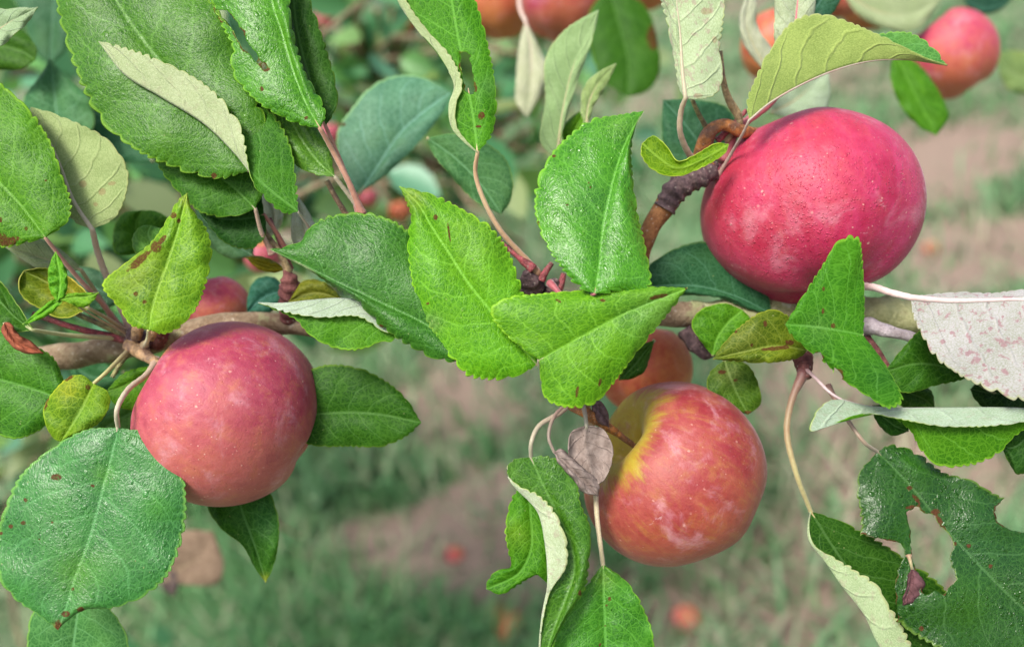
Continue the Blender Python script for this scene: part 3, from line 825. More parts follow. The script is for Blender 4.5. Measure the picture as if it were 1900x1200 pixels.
# leaf stalks whose blades lie outside the picture or have dropped
TAN_ST, RED_ST, OLIVE_ST = stem_mat('tan_stalk', (.36, .26, .13)), stem_mat('red_stalk', (.28, .05, .06)), stem_mat('olive_stalk', (.27, .26, .10))
for pts, r, m in [([(1336, 95, 60), (1340, 140, 70), (1352, 185, 90), (1372, 225, 110), (1345, 262, 130)], (5, 6, 7, 8, 9), TAN_ST),
                  ([(1284, 185, 70), (1298, 215, 90), (1318, 248, 120)], (4, 4.5, 6), OLIVE_ST),
                  ([(1385, 205, 110), (1360, 232, 112), (1330, 262, 122)], (4, 5, 7), RED_ST),
                  ([(60, 582, 90), (120, 602, 110), (185, 620, 140), (240, 630, 165)], (5, 5.5, 7, 10), RED_ST),
                  ([(110, 565, 100), (160, 590, 120), (235, 622, 160)], (4.5, 5, 7), OLIVE_ST),
                  ([(208, 700, 130), (225, 672, 140), (244, 648, 165)], (4, 4.5, 6), OLIVE_ST),
                  ([(478, 395, 110), (492, 430, 115), (520, 470, 125), (536, 505, 145)], (4.5, 5, 6, 8), TAN_ST),
                  ([(500, 405, 130), (515, 440, 130), (540, 500, 150)], (4, 4.5, 6), RED_ST),
                  ([(606, 335, 70), (622, 365, 80), (650, 410, 110)], (5, 5, 6), TAN_ST),
                  ([(925, 447, 95), (955, 470, 90), (990, 500, 88)], (4.5, 6, 10), RED_ST),
                  ([(1024, 488, 95), (1012, 505, 92), (1004, 520, 96)], (4.5, 6, 8), RED_ST),
                  ([(1046, 508, 110), (1040, 530, 105), (1030, 550, 110)], (5, 7, 8), RED_ST)]:
    tube('leaf_stalk', pts, r, m, bough, n=36, lump=.05, seed=len(pts)*7)

# ------------------------------------------------------------------ leaves: upper left cluster
BR = (.10, .045, .03)
leaf('largest leaf, broad glossy green, filling the top left behind a curled pale strip',
     M=[(462, 318), (405, 240), (340, 165), (270, 80), (215, 0), (170, -90), (150, -170)],
     L=[(400, 331), (330, 313), (250, 277), (190, 226), (150, 152), (122, 72), (105, 0), (110, -90)],
     Rr=[(500, 250), (478, 190), (446, 125), (430, 60), (392, 0), (310, -90)], d=45, tilt=.16, tint=(.040, .155, .018), ed=(10, -5), bulge=14, pitch=26, amp=5, wet=.45, marks=[(397, 326, 7)])
leaf('leaf rolled lengthwise, its silvery underside strip lying over the largest leaf',
     M=[(553, 393), (507, 357), (464, 318), (441, 290), (381, 231), (300, 180), (231, 137), (184, 77)],
     L=[(530, 396, 8), (500, 375, 4), (470, 338, -4), (458, 288, -14), (448, 238, -18), (418, 193, -20), (370, 150, -20), (300, 114, -18), (232, 90, -10)],
     Rr=[(548, 330, 12), (538, 268, 14), (500, 205, 18), (440, 175, 22), (370, 150, 24), (300, 125, 18), (240, 100, 10)], d=5, tint=(.032, .125, .018), utint=(.47, .51, .32), ref='R', bulge=0, wave=2, amp=4, pitch=22, pr=2.5, pink=.15,
     pet=[(600, 470, 60), (575, 425, 30)], petc=(.36, .33, .24))
leaf('glossy dew flecked leaf torn by a brown rimmed slit, at top left',
     M=[(594, 238), (572, 200), (548, 140), (524, 60), (505, 0), (495, -80), (490, -150)],
     L=[(560, 232), (500, 205), (452, 165), (428, 126), (432, 90), (408, 40), (392, 0), (400, -80)],
     Rr=[(604, 212), (592, 180), (566, 135), (546, 70), (536, 0), (525, -80)], d=-5, tint=(.055, .19, .02), wet=.7, bulge=12, ed=(6, 4), amp=3.5,
     cuts=[[(396, 16), (424, 22), (446, 50), (462, 84), (496, 128), (492, 132), (468, 108), (452, 92), (432, 58), (410, 34)]],
     marks=[(480, 115, 22, 6, 55), (415, 25, 22, 4, 15), (440, 70, 22, 4, 55), (568, 219, 5), (485, 165, 6)],
     pet=[(672, 398, 50), (648, 340, 25), (620, 285, 8)], petc=(.40, .22, .14), pr=5)
leaf('lighter green dew flecked leaf tucked below the slit leaf',
     M=[(622, 329), (590, 300), (560, 260), (525, 200), (470, 130)],
     L=[(580, 322), (545, 303), (500, 250), (470, 190)], Rr=[(606, 262), (585, 235), (560, 190), (510, 140)], d=40, tint=(.06, .17, .035), wet=.5, bulge=8, amp=2,
     pet=[(690, 420, 70), (655, 372, 55)], petc=(.33, .30, .2))
leaf('narrow dark green leaf with folded edge, right of the slit leaf',
     M=[(604, 234), (582, 170), (562, 100), (548, 30), (545, -60), (560, -110)],
     L=[(590, 200, 10), (560, 130, 20), (535, 60, 20), (530, -40, 20)], Rr=[(622, 205), (626, 172), (611, 110), (592, 50), (575, 0), (565, -60)], d=55, tint=(.018, .085, .022), utint=(.35, .45, .3), bulge=6, amp=3.5, pitch=24,
     pet=[(668, 400, 70), (640, 320, 62)], petc=(.35, .16, .11))
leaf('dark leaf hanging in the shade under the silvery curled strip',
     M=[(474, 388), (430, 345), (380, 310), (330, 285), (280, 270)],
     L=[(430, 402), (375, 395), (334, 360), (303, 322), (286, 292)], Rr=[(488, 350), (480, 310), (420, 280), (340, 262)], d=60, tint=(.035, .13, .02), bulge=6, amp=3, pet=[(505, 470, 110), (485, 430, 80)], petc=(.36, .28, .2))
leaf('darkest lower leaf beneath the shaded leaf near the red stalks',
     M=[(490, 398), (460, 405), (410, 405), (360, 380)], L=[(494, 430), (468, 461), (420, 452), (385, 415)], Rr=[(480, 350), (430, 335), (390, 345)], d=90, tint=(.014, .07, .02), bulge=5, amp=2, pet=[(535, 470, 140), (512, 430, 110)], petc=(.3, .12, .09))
leaf('green leaf entering at the left edge with brown scorched lower edge',
     M=[(84, 441), (42, 385), (0, 340), (-70, 275), (-130, 180)],
     L=[(42, 452), (0, 459), (-60, 440), (-120, 340)], Rr=[(126, 410), (131, 375), (115, 325), (91, 258), (50, 199), (0, 155), (-80, 110)], d=5, tint=(.055, .20, .02), wet=.2, bulge=14, amp=3.5, ed=(5, 10),
     marks=[(14, 448, 30, 11, -10), (0, 408, 6), (48, 424, 5), (85, 335, 3.5), (-10, 440, 24, 12)],
     pet=[(222, 612, 160), (195, 570, 110), (140, 510, 50)], petc=(.36, .2, .15))
leaf('pale leaf underside with faint rusty spots behind the scorched leaf',
     M=[(171, 425), (137, 372), (114, 310), (88, 250), (58, 200)],
     L=[(140, 410, 10), (100, 370, 20), (70, 310, 20), (55, 245, 10)], Rr=[(215, 402), (238, 342), (234, 308), (200, 260), (130, 224), (85, 207)], d=70, under=True, utint=(.36, .42, .19), bulge=6, amp=2.5, pitch=24,
     marks=[(155, 341, 9), (190, 356, 9), (208, 341, 10, 5, -10), (178, 379, 6)], pet=[(245, 610, 170), (205, 530, 140), (182, 470, 100)], petc=(.44, .38, .28), pr=6)
leaf('pale underside leaf with light tip at the upper left edge',
     M=[(-70, 85), (-10, 60), (30, 35), (71, 14)], L=[(-30, 15), (0, 18), (40, 16)], Rr=[(-40, 120), (0, 88), (45, 48)], d=60, under=True, utint=(.33, .42, .26), amp=1.5, bulge=4)
leaf('round dark green leaf under the light tip at upper left edge',
     M=[(-60, 70), (0, 85), (40, 95), (66, 112)], L=[(-40, 40), (10, 40), (52, 66), (68, 92)], Rr=[(-40, 120), (0, 130), (40, 128)], d=420, tint=(.035, .10, .015), amp=1, res=.6)
leaf('blurred dark teal leaf filling the corner left of the largest leaf',
     M=[(95, -60), (100, 0), (96, 60), (92, 122)], L=[(20, -20), (40, 30), (62, 90)], Rr=[(150, -20), (140, 40), (122, 95)], d=900, tint=(.03, .11, .06), amp=1, res=.6)
leaf('blurred pointed teal leaf between largest leaf and pale underside leaf',
     M=[(108, 262), (104, 200), (98, 150), (92, 108)], L=[(40, 230), (45, 180), (75, 140)], Rr=[(172, 240), (166, 185), (120, 138)], d=480, tint=(.06, .17, .085), amp=1, res=.6)
leaf('blurred blue green leaf below the left margin of the largest leaf',
     M=[(285, 300), (230, 250), (180, 210), (125, 175)], L=[(220, 300), (160, 265), (130, 215)], Rr=[(290, 240), (240, 190), (170, 165)], d=560, tint=(.035, .13, .065), amp=1, res=.6)
leaf('bright leaf with rusty brown left edge standing above the pink apple',
     M=[(276, 612), (285, 562), (309, 492), (330, 425), (347, 358)],
     L=[(243, 603), (221, 571), (190, 528), (230, 490), (280, 450), (312, 404), (330, 373)], Rr=[(305, 619), (335, 605), (366, 568), (388, 500), (392, 458), (380, 420), (357, 390)],
     d=-35, tint=(.105, .255, .02), bulge=12, ed=(8, 14), amp=3.2, pitch=17, wet=.25,
     marks=[(258, 484, 34, 9, -42), (300, 446, 16, 6, -50), (322, 400, 8), (332, 410, 5), (252, 545, 6), (268, 560, 5), (290, 458, 14)],
     tints=[(255, 510, 60, (.11, .17, .02), .6), (345, 370, 16, (.16, .2, .03), .6)], pet=[(268, 640, 120), (274, 630, 20)], petc=(.38, .36, .14))
Y = (.085, .25, .03)
leaf('tiny upright fresh leaf on the young shoot at left', M=[(106, 560), (112, 530), (110, 500), (103, 467)], L=[(93, 540), (89, 505), (96, 480)], Rr=[(122, 545), (125, 510), (115, 485)], d=-10, tint=Y, utint=(.3, .42, .15), amp=1, bulge=5, group='young leaves of the left shoot', name='young_leaf', pr=2)
leaf('tiny fresh leaf pointing right on the young shoot at left', M=[(106, 556), (130, 552), (155, 550), (183, 543)], L=[(125, 545), (150, 543)], Rr=[(128, 562), (150, 571), (170, 562)], d=-12, tint=Y, utint=(.42, .5, .25), amp=1, bulge=4, group='young leaves of the left shoot', name='young_leaf', pr=2)
leaf('tiny fresh leaf trailing down to lower left on the young shoot', M=[(120, 553), (95, 568), (70, 585), (42, 602)], L=[(100, 555), (75, 572)], Rr=[(100, 577), (75, 592)], d=-12, tint=Y, utint=(.4, .5, .2), amp=1, bulge=4, group='young leaves of the left shoot', name='young_leaf', pr=2, pet=[(238, 620, 150), (180, 590, 70)])
leaf('olive yellow cupped leaf behind the tiny fresh shoot', M=[(165, 572), (125, 550), (90, 525), (45, 503)], L=[(115, 590), (80, 575), (40, 548), (36, 520)], Rr=[(160, 545), (120, 510), (80, 498)], d=60, tint=(.085, .15, .03), utint=(.3, .33, .12), amp=1, bulge=-16, tints=[(130, 530, 40, (.24, .22, .03), .7)], pet=[(240, 620, 160), (205, 595, 110)])
leaf('pale underside leaf below the scorched leaf at left', M=[(150, 500), (100, 485), (50, 470), (0, 450)], L=[(120, 470), (60, 440)], Rr=[(110, 500), (75, 498), (35, 475)], d=110, under=True, utint=(.34, .38, .2), amp=1, res=.7, pet=[(230, 615, 190), (190, 560, 150)])
leaf('dark leaf with pale rolled edge at the left margin', M=[(60, 612), (30, 590), (0, 560), (-60, 520)], L=[(30, 615), (0, 606), (-40, 580)], Rr=[(46, 588), (25, 555), (0, 522), (-50, 480)], d=25, tint=(.03, .11, .02), utint=(.4, .46, .34), amp=2, bulge=-8, pet=[(240, 628, 170), (130, 622, 90)], petc=(.33, .36, .16))
leaf('mid green leaf at left edge behind the yellowing leaf',
     M=[(128, 752), (88, 731), (40, 715), (0, 704), (-120, 670)], L=[(70, 800), (30, 814), (0, 808), (-70, 780)], Rr=[(118, 705), (98, 662), (50, 636), (0, 612), (-70, 610)], d=50, tint=(.035, .145, .02), bulge=10, amp=2, wet=.15)
leaf('small yellowing leaf with dark edge stain beside the pink apple',
     M=[(174, 711), (152, 758), (128, 798), (112, 819)], L=[(152, 696), (130, 698), (96, 730), (80, 760), (90, 800), (102, 815)], Rr=[(200, 727), (204, 750), (182, 786), (147, 803)], d=15, tint=(.10, .21, .02), utint=(.4, .42, .1), bulge=8, amp=1, marks=[(86, 745, 5, 22, 12), (128, 700, 14, 6, -30), (163, 718, 6)], tints=[(125, 720, 26, (.26, .28, .015), .6), (150, 770, 25, (.10, .22, .05), .6)],
     pet=[(245, 645, 170), (228, 660, 110), (200, 688, 40)], petc=(.34, .33, .12))
leaf('small green leaf in the gap between yellowing leaf and apple', M=[(300, 676), (262, 700), (230, 715), (196, 726)], L=[(270, 680), (230, 692)], Rr=[(300, 740), (260, 760), (215, 752)], d=120, tint=(.05, .17, .02), amp=1, bulge=6)
leaf('blurred pale green leaf low in the gap left of pink apple', M=[(290, 745), (245, 765), (200, 790), (150, 825)], L=[(250, 740), (190, 770)], Rr=[(280, 790), (230, 830), (180, 840)], d=230, tint=(.07, .19, .045), amp=1, res=.6)
leaf('big round dewy leaf with teal sheen and dark specks, at lower left',
     M=[(219, 793), (206, 850), (190, 910), (166, 1000), (140, 1070), (121, 1130), (107, 1168)],
     L=[(160, 797), (95, 832), (38, 882), (10, 940), (-4, 985), (-2, 1068), (28, 1110), (72, 1140)], Rr=[(266, 802), (316, 832), (340, 888), (345, 950), (334, 1010), (308, 1070), (266, 1105), (210, 1127), (158, 1131), (126, 1150)],
     d=-60, tilt=.17, tint=(.034, .18, .041), wet=.8, bulge=10, ed=(8, 12), amp=3.6, pitch=21, wave=6,  # blue in the tint paints part of the teal sky sheen
     marks=[(105, 885, 13, 8), (48, 927, 5), (43, 970, 7, 5), (20, 976, 6, 5), (2, 989, 5), (74, 1000, 5, 3), (97, 969, 3), (172, 901, 4), (150, 1130, 9, 6), (122, 1138, 12, 7), (108, 1162, 8, 14), (135, 1092, 4)],
     tints=[(140, 1060, 45, (.045, .17, .02), .8), (190, 880, 22, (.05, .19, .025), .7), (290, 940, 25, (.045, .2, .025), .5), (107, 1165, 10, (.16, .07, .02), .9)],
     pet=[(292, 668, 110), (272, 695, 60), (238, 722, 0), (217, 760, -50)], petc=(.42, .38, .26), pr=5)
leaf('lower leaf peeking from beneath the big round dewy leaf', M=[(150, 1090), (142, 1150), (135, 1210), (130, 1300)], L=[(70, 1120), (50, 1200), (70, 1270)], Rr=[(205, 1130), (238, 1190), (225, 1260)], d=100, tint=(.05, .16, .045), amp=1.5, bulge=8)
leaf('dark pointed leaf hanging under the pink apple', M=[(425, 880), (450, 950), (475, 1020), (493, 1080)], L=[(392, 900), (384, 936), (408, 978), (450, 1012), (474, 1055)], Rr=[(490, 900), (516, 960), (514, 1025), (503, 1060)], d=130, tint=(.025, .105, .022), bulge=6, amp=1, tints=[(495, 960, 40, (.04, .15, .07), .5), (493, 1078, 12, (.2, .25, .03), .8)])  # teal patch near the right margin is a painted sky sheen
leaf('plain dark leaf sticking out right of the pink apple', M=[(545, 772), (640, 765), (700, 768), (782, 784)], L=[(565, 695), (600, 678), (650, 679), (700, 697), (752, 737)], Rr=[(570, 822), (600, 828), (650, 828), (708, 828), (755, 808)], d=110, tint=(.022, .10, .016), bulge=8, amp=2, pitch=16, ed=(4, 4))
leaf('blurred tan dried leaf below the big round dewy leaf', M=[(300, 1080), (340, 1050), (375, 1030), (395, 985)], L=[(300, 1030), (340, 985)], Rr=[(350, 1085), (405, 1080), (415, 1040)], d=1700, tint=(.17, .12, .08), dry=True, amp=1, bulge=10, res=.6, group='dried leaves', name='dried_leaf')
leaf('blurred dark shrivelled leaf beside the tan dried leaf', M=[(318, 1030), (308, 1060), (312, 1085), (322, 1105)], L=[(300, 1050), (300, 1090)], Rr=[(330, 1050), (332, 1085)], d=1700, tint=(.08, .06, .055), dry=True, amp=1, bulge=10, res=.6, group='dried leaves', name='dried_leaf')
leaf('curled red brown dried leaf lying at the left edge', M=[(8, 598), (25, 628), (50, 645), (80, 655)], L=[(2, 612), (22, 642), (48, 656)], Rr=[(18, 598), (35, 620), (62, 636)], d=5, tint=(.24, .07, .035), dry=True, amp=1, bulge=12, group='dried leaves', name='dried_leaf')

# centre cluster
leaf('dark green broad leaf of the centre cluster, tip pointing left',
     M=[(870, 664), (790, 602), (717, 567), (671, 545), (615, 519), (555, 488), (502, 462)],
     L=[(858, 570), (800, 480), (757, 428), (716, 404), (672, 395), (611, 402), (572, 425), (556, 450), (528, 458)], Rr=[(835, 671), (790, 657), (742, 630), (702, 600), (662, 558, 4), (622, 534, 8), (562, 494, 8), (528, 478, 4)],
     d=-20, tint=(.030, .130, .032), wet=.5, bulge=14, ed=(12, 8), amp=4.2, pitch=22, marks=[(707, 604, 7, 3, 20)], tints=[(650, 520, 60, (.05, .15, .075), .35)], pet=[(985, 560, 120), (930, 640, 40)], pr=5)  # soft teal patch paints the sky sheen into the blade colour
leaf('bright yellow green upright leaf with red scar, centre of the cluster',
     M=[(996, 676), (950, 625), (909, 575), (866, 521), (834, 471), (803, 424), (775, 378), (741, 346)],
     L=[(975, 690), (930, 703), (868, 695), (835, 660), (800, 612), (774, 560), (760, 492), (757, 440), (763, 402), (752, 370)], Rr=[(1000, 640), (985, 590), (963, 522), (945, 470), (914, 425), (870, 395), (820, 369), (780, 354)],
     d=-34, tilt=.08, tint=(.085, .26, .016), wet=.35, bulge=14, ed=(14, 8), amp=4.4, pitch=18, marks=[(808, 403, 6), (793, 563, 7, 3, -20), (833, 430, 2.6, 26, -8), (764, 541, 4, 3)],
     tints=[(765, 365, 30, (.16, .26, .05), .8), (800, 600, 22, (.10, .2, .10), .7), (880, 420, 60, (.12, .26, .03), .5)], pet=[(1000, 600, 120), (1005, 640, 40)], pr=5)
leaf('front bright leaf of the cluster with brown nicks, tip pointing right',
     M=[(1000, 668), (1050, 640), (1100, 613), (1150, 586), (1210, 560), (1276, 534)],
     L=[(975, 650), (940, 622), (914, 590), (911, 572), (938, 553), (1000, 545), (1070, 539), (1140, 536), (1210, 532)], Rr=[(1003, 695), (1006, 725), (1018, 744), (1060, 756), (1108, 745), (1134, 716), (1162, 680), (1200, 630), (1240, 581)],
     d=-84, tilt=.06, tint=(.075, .25, .018), wet=.3, bulge=12, ed=(10, 14), amp=3.6, pitch=19,
     marks=[(1222, 550, 24, 5, -12), (1118, 557, 7, 4), (1036, 558, 8, 3, 30), (1071, 726, 3.5, 17, 8), (1113, 710, 3.2, 11, 15), (1275, 535, 6)], tints=[(1225, 575, 45, (.07, .18, .07), .6), (1180, 600, 40, (.07, .19, .05), .5), (990, 680, 16, (.1, .2, .03), .5)],
     pet=[(1085, 738, 90), (1040, 715, 50), (1008, 690, 5)], petc=(.32, .26, .17), pr=5)
leaf('leaf under the cluster with silvery edge rolled over its top',
     M=[(740, 610), (668, 560), (630, 554), (572, 558), (522, 563), (479, 562)], L=[(725, 620, -12), (665, 588, -14), (600, 589, -14), (546, 583, -10), (512, 573, -5)], Rr=[(728, 634), (708, 633), (680, 645), (640, 649), (600, 637), (570, 617), (552, 595), (528, 582)],
     d=10, tint=(.05, .175, .018), utint=(.42, .48, .41), ref='R', bulge=0, wave=2, amp=3.5, pitch=20, pr=2.5, pet=[(985, 560, 140), (850, 630, 60)])
leaf('upright glossy wet leaf above the cluster, tip at top',
     M=[(1103, 545), (1112, 489), (1119, 420), (1129, 372), (1148, 300), (1166, 255), (1194, 206)],
     L=[(1075, 532), (1032, 482), (1003, 430), (992, 385), (1000, 330), (1020, 290), (1060, 248), (1100, 222), (1150, 213)], Rr=[(1150, 540), (1204, 533), (1200, 470), (1184, 400), (1174, 330), (1172, 270), (1180, 235)],
     d=-32, tilt=.34, tint=(.050, .20, .018), wet=.9, bulge=16, ed=(14, 14), amp=4.4, pitch=19, marks=[(998, 415, 4, 6), (1052, 380, 4, 3), (1028, 290, 4), (1094, 342, 2.2, 10, -15)],
     tints=[(1085, 370, 50, (.06, .2, .06), .4), (1150, 230, 30, (.09, .22, .05), .5), (1180, 440, 30, (.06, .21, .02), .6)], pet=[(1020, 525, 90), (1060, 560, 30)], petc=(.4, .1, .13))
leaf('dark teal leaf behind the large crimson apple, left side',
     M=[(1432, 582), (1370, 552), (1300, 532), (1240, 530), (1170, 535)], L=[(1420, 530), (1380, 470), (1310, 448), (1255, 460), (1205, 492)], Rr=[(1400, 577), (1335, 553), (1275, 548), (1210, 550)], d=190, tint=(.022, .10, .045), bulge=8, amp=1.2)
leaf('round plain green leaf under the bough left of olive leaf',
     M=[(1322, 660), (1330, 630), (1350, 600), (1378, 575)], L=[(1298, 630), (1283, 600), (1300, 575), (1345, 563)], Rr=[(1360, 645), (1385, 620), (1392, 592)], d=120, tint=(.05, .185, .02), bulge=6, amp=1)
leaf('olive leaf with black soot patches below the crimson apple',
     M=[(1498, 650), (1440, 642), (1385, 652), (1323, 666)], L=[(1492, 625), (1474, 600), (1450, 578), (1420, 576), (1380, 600), (1340, 640)], Rr=[(1485, 662), (1440, 672), (1390, 672), (1350, 669)], d=20, tint=(.065, .13, .02), utint=(.3, .3, .12), bulge=10, amp=1.8, pitch=16,
     marks=[(1440, 646, 40, 5, -5), (1365, 615, 4), (1420, 600, 5, 8), (1465, 635, 12, 6), (1395, 640, 4)], tints=[(1370, 620, 40, (.15, .18, .07), .5), (1440, 665, 30, (.14, .2, .02), .6)])
leaf('spotted olive leaf hanging beside the streaked apple top', M=[(1344, 668), (1355, 700), (1370, 735), (1388, 769)], L=[(1318, 690), (1312, 718), (1338, 750)], Rr=[(1385, 675), (1407, 712), (1411, 750)], d=110, tint=(.05, .11, .025), bulge=6, amp=1, marks=[(1340, 690, 10, 5), (1388, 765, 8, 6), (1365, 705, 5)], tints=[(1350, 690, 25, (.12, .17, .07), .7)])
leaf('dark small leaf beside the shaded orange apple', M=[(1215, 630), (1195, 655), (1175, 680), (1148, 705)], L=[(1180, 645), (1155, 675)], Rr=[(1205, 665), (1195, 690), (1170, 703)], d=150, tint=(.025, .08, .025), amp=1)
leaf('folded serrated leaf standing in front of the large crimson apple',
     M=[(1602, 622), (1560, 614), (1507, 606), (1457, 602)],
     L=[(1604, 560, 10), (1600, 482, 14), (1592, 441, 14), (1556, 447, 10), (1528, 490, 4), (1496, 540), (1475, 572)], Rr=[(1645, 680), (1674, 744), (1650, 757), (1606, 732), (1565, 705), (1530, 672), (1494, 645), (1466, 618)],
     d=-60, tint=(.040, .160, .018), bulge=8, amp=5, pitch=19, wave=3, marks=[(1528, 536, 3.5, 6), (1527, 577, 3.5, 7), (1546, 604, 7, 5, 30), (1515, 655, 4), (1555, 688, 5), (1560, 692, 6, 9)],
     cuts=[[(1500, 668), (1512, 655), (1522, 652), (1526, 664), (1520, 676), (1505, 680)], [(1540, 700), (1548, 682), (1560, 690), (1562, 700), (1555, 716)]], tints=[(1640, 700, 50, (.026, .12, .02), .8), (1520, 607, 30, (.07, .17, .06), .4)])

# right side
leaf('pale pink blotched leaf underside at the right edge, thick pale stalk',
     M=[(1690, 552), (1760, 558), (1830, 557), (1900, 556), (2000, 565), (2090, 590)], L=[(1720, 548, 20), (1780, 543, 25), (1840, 545, 30), (1900, 538, 30), (2000, 535, 20)], Rr=[(1695, 585), (1706, 612), (1735, 660), (1775, 692), (1830, 720), (1900, 742), (2000, 725)], d=-40, under=True,
     utint=(.50, .455, .50), tint=(.06, .035, .04), bulge=6, amp=4.5, pitch=22, pink=1.0, pet=[(1560, 540, 190), (1580, 532, 120), (1620, 533, 30), (1650, 542, -20)], petc=(.60, .47, .44), pr=7.5, prs=8)
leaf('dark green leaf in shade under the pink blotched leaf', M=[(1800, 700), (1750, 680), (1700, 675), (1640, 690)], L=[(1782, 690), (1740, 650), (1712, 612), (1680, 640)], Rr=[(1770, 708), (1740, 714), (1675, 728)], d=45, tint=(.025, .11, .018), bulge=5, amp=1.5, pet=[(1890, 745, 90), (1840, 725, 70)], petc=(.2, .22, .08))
leaf('leaf with silvery folded back edge over a hanging green half, at right',
     M=[(1562, 742), (1600, 752), (1645, 757), (1750, 757), (1900, 758), (2000, 772)], L=[(1535, 745, -14), (1512, 768, -18), (1503, 800, -18), (1540, 788, -14), (1600, 767, -10), (1660, 776, -12), (1740, 790, -14), (1830, 791, -14), (1900, 783, -10)], Rr=[(1600, 760, 6), (1660, 776, 14), (1690, 800, 20), (1706, 830, 20), (1738, 862, 20), (1800, 862, 20), (1850, 842, 20), (1895, 800, 12)],
     d=-30, tint=(.045, .165, .018), utint=(.40, .48, .40), ref='R', bulge=0, wave=2, amp=3.5, pitch=20, pr=3, pink=.2, pet=[(1490, 680, 60), (1512, 700, 10), (1540, 728, -20)], petc=(.46, .36, .36), rib=True)
leaf('big wet leaf eaten into ragged holes, lower right corner',
     M=[(1628, 838), (1690, 902), (1750, 975), (1800, 1030), (1850, 1082), (1900, 1130), (1980, 1200)],
     L=[(1612, 856), (1597, 872), (1591, 910), (1598, 960), (1600, 1040), (1640, 1120), (1680, 1165), (1730, 1195), (1820, 1240), (1900, 1260)], Rr=[(1650, 826), (1700, 840), (1750, 876), (1800, 890), (1858, 922), (1905, 938), (1970, 1010), (2010, 1110)],
     d=-25, tint=(.010, .060, .012), wet=1.0, bulge=10, ed=(6, 10), amp=3.6, pitch=20, wave=12, tilt=.22,
     cuts=[[(1560, 994), (1600, 990), (1640, 1000), (1674, 1008), (1679, 1030), (1667, 1055), (1661, 1085), (1662, 1120), (1668, 1150), (1620, 1170), (1560, 1150)], [(1693, 1040), (1690, 990), (1681, 952), (1704, 937), (1712, 950), (1732, 953), (1745, 975), (1760, 986), (1773, 1008), (1764, 1028), (1767, 1050), (1777, 1072), (1752, 1100), (1735, 1094), (1715, 1106), (1700, 1060)], [(1870, 915), (1846, 945), (1850, 968), (1878, 984), (1930, 992), (1950, 950), (1920, 925)]],
     marks=[(1700, 925, 16, 5, 50), (1688, 905, 8, 5), (1742, 962, 16, 5, 48), (1735, 950, 12, 8), (1772, 1008, 5), (1797, 1012, 6, 5), (1838, 1050, 6, 5), (1690, 940, 14, 4, -10), (1752, 1100, 6), (1710, 1165, 6)],
     tints=[(1830, 1010, 60, (.025, .10, .045), .5), (1800, 1100, 45, (.03, .12, .018), .5), (1700, 850, 40, (.028, .12, .018), .6)], pet=[(1535, 715, 50), (1575, 782, 10), (1605, 822, -10)], petc=(.24, .19, .13), pr=4)
leaf('shrivelled purple brown scrap hanging on the eaten leaf', M=[(1692, 1055), (1690, 1078), (1684, 1100), (1676, 1122)], L=[(1704, 1062), (1716, 1085), (1704, 1108), (1688, 1120)], Rr=[(1684, 1068), (1682, 1090), (1674, 1108)], d=-42, tint=(.11, .05, .055), dry=True, amp=2, bulge=12, wave=6, group='dried leaves', name='dried_leaf', pet=[(1686, 1030, -28), (1690, 1045, -38)], pr=3)
leaf('dark leaf with scalloped pale edge curled up, hanging on long stalk',
     M=[(1504, 948), (1560, 1035), (1620, 1112), (1700, 1212), (1745, 1270)], RC=None,
     L=[(1502, 985, -2), (1513, 1012, -8), (1548, 1034, -14), (1590, 1060, -18), (1628, 1086, -20), (1648, 1122, -20), (1672, 1158, -18), (1694, 1205, -14)], LC=[(1502, 975), (1504, 998, 0), (1528, 1034, -4), (1562, 1084, -8), (1602, 1134, -8), (1640, 1205, -6)],
     Rr=[(1560, 966), (1630, 1004), (1700, 1050), (1754, 1094), (1800, 1175)], d=10, tint=(.014, .070, .010), utint=(.42, .49, .31), ref='R', bulge=8, wave=2, amp=4, pitch=24, pink=.3,
     pet=[(1492, 690, 50), (1470, 740, 40), (1460, 800, 20), (1478, 880, 10)], petc=(.34, .30, .13), petc0=(.13, .045, .045), pr=5, prs=7.5)
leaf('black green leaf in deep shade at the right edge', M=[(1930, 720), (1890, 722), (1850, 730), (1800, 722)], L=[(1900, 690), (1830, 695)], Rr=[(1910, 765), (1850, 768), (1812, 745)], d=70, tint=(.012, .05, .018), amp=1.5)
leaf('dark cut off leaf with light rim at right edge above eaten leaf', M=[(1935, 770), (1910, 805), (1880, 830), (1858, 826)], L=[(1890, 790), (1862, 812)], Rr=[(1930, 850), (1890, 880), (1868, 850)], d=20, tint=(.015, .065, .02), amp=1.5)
leaf('small dark leaf behind the folded serrated leaf', M=[(1660, 715), (1690, 730), (1715, 740), (1735, 758)], L=[(1690, 705), (1728, 725)], Rr=[(1665, 745), (1695, 765)], d=110, tint=(.02, .08, .02), amp=1)
leaf('small dark leaf hanging under the silvery folded edge', M=[(1618, 752), (1640, 775), (1660, 790), (1686, 800)], L=[(1650, 750), (1685, 770)], Rr=[(1625, 780), (1655, 808)], d=30, tint=(.016, .07, .018), amp=1)

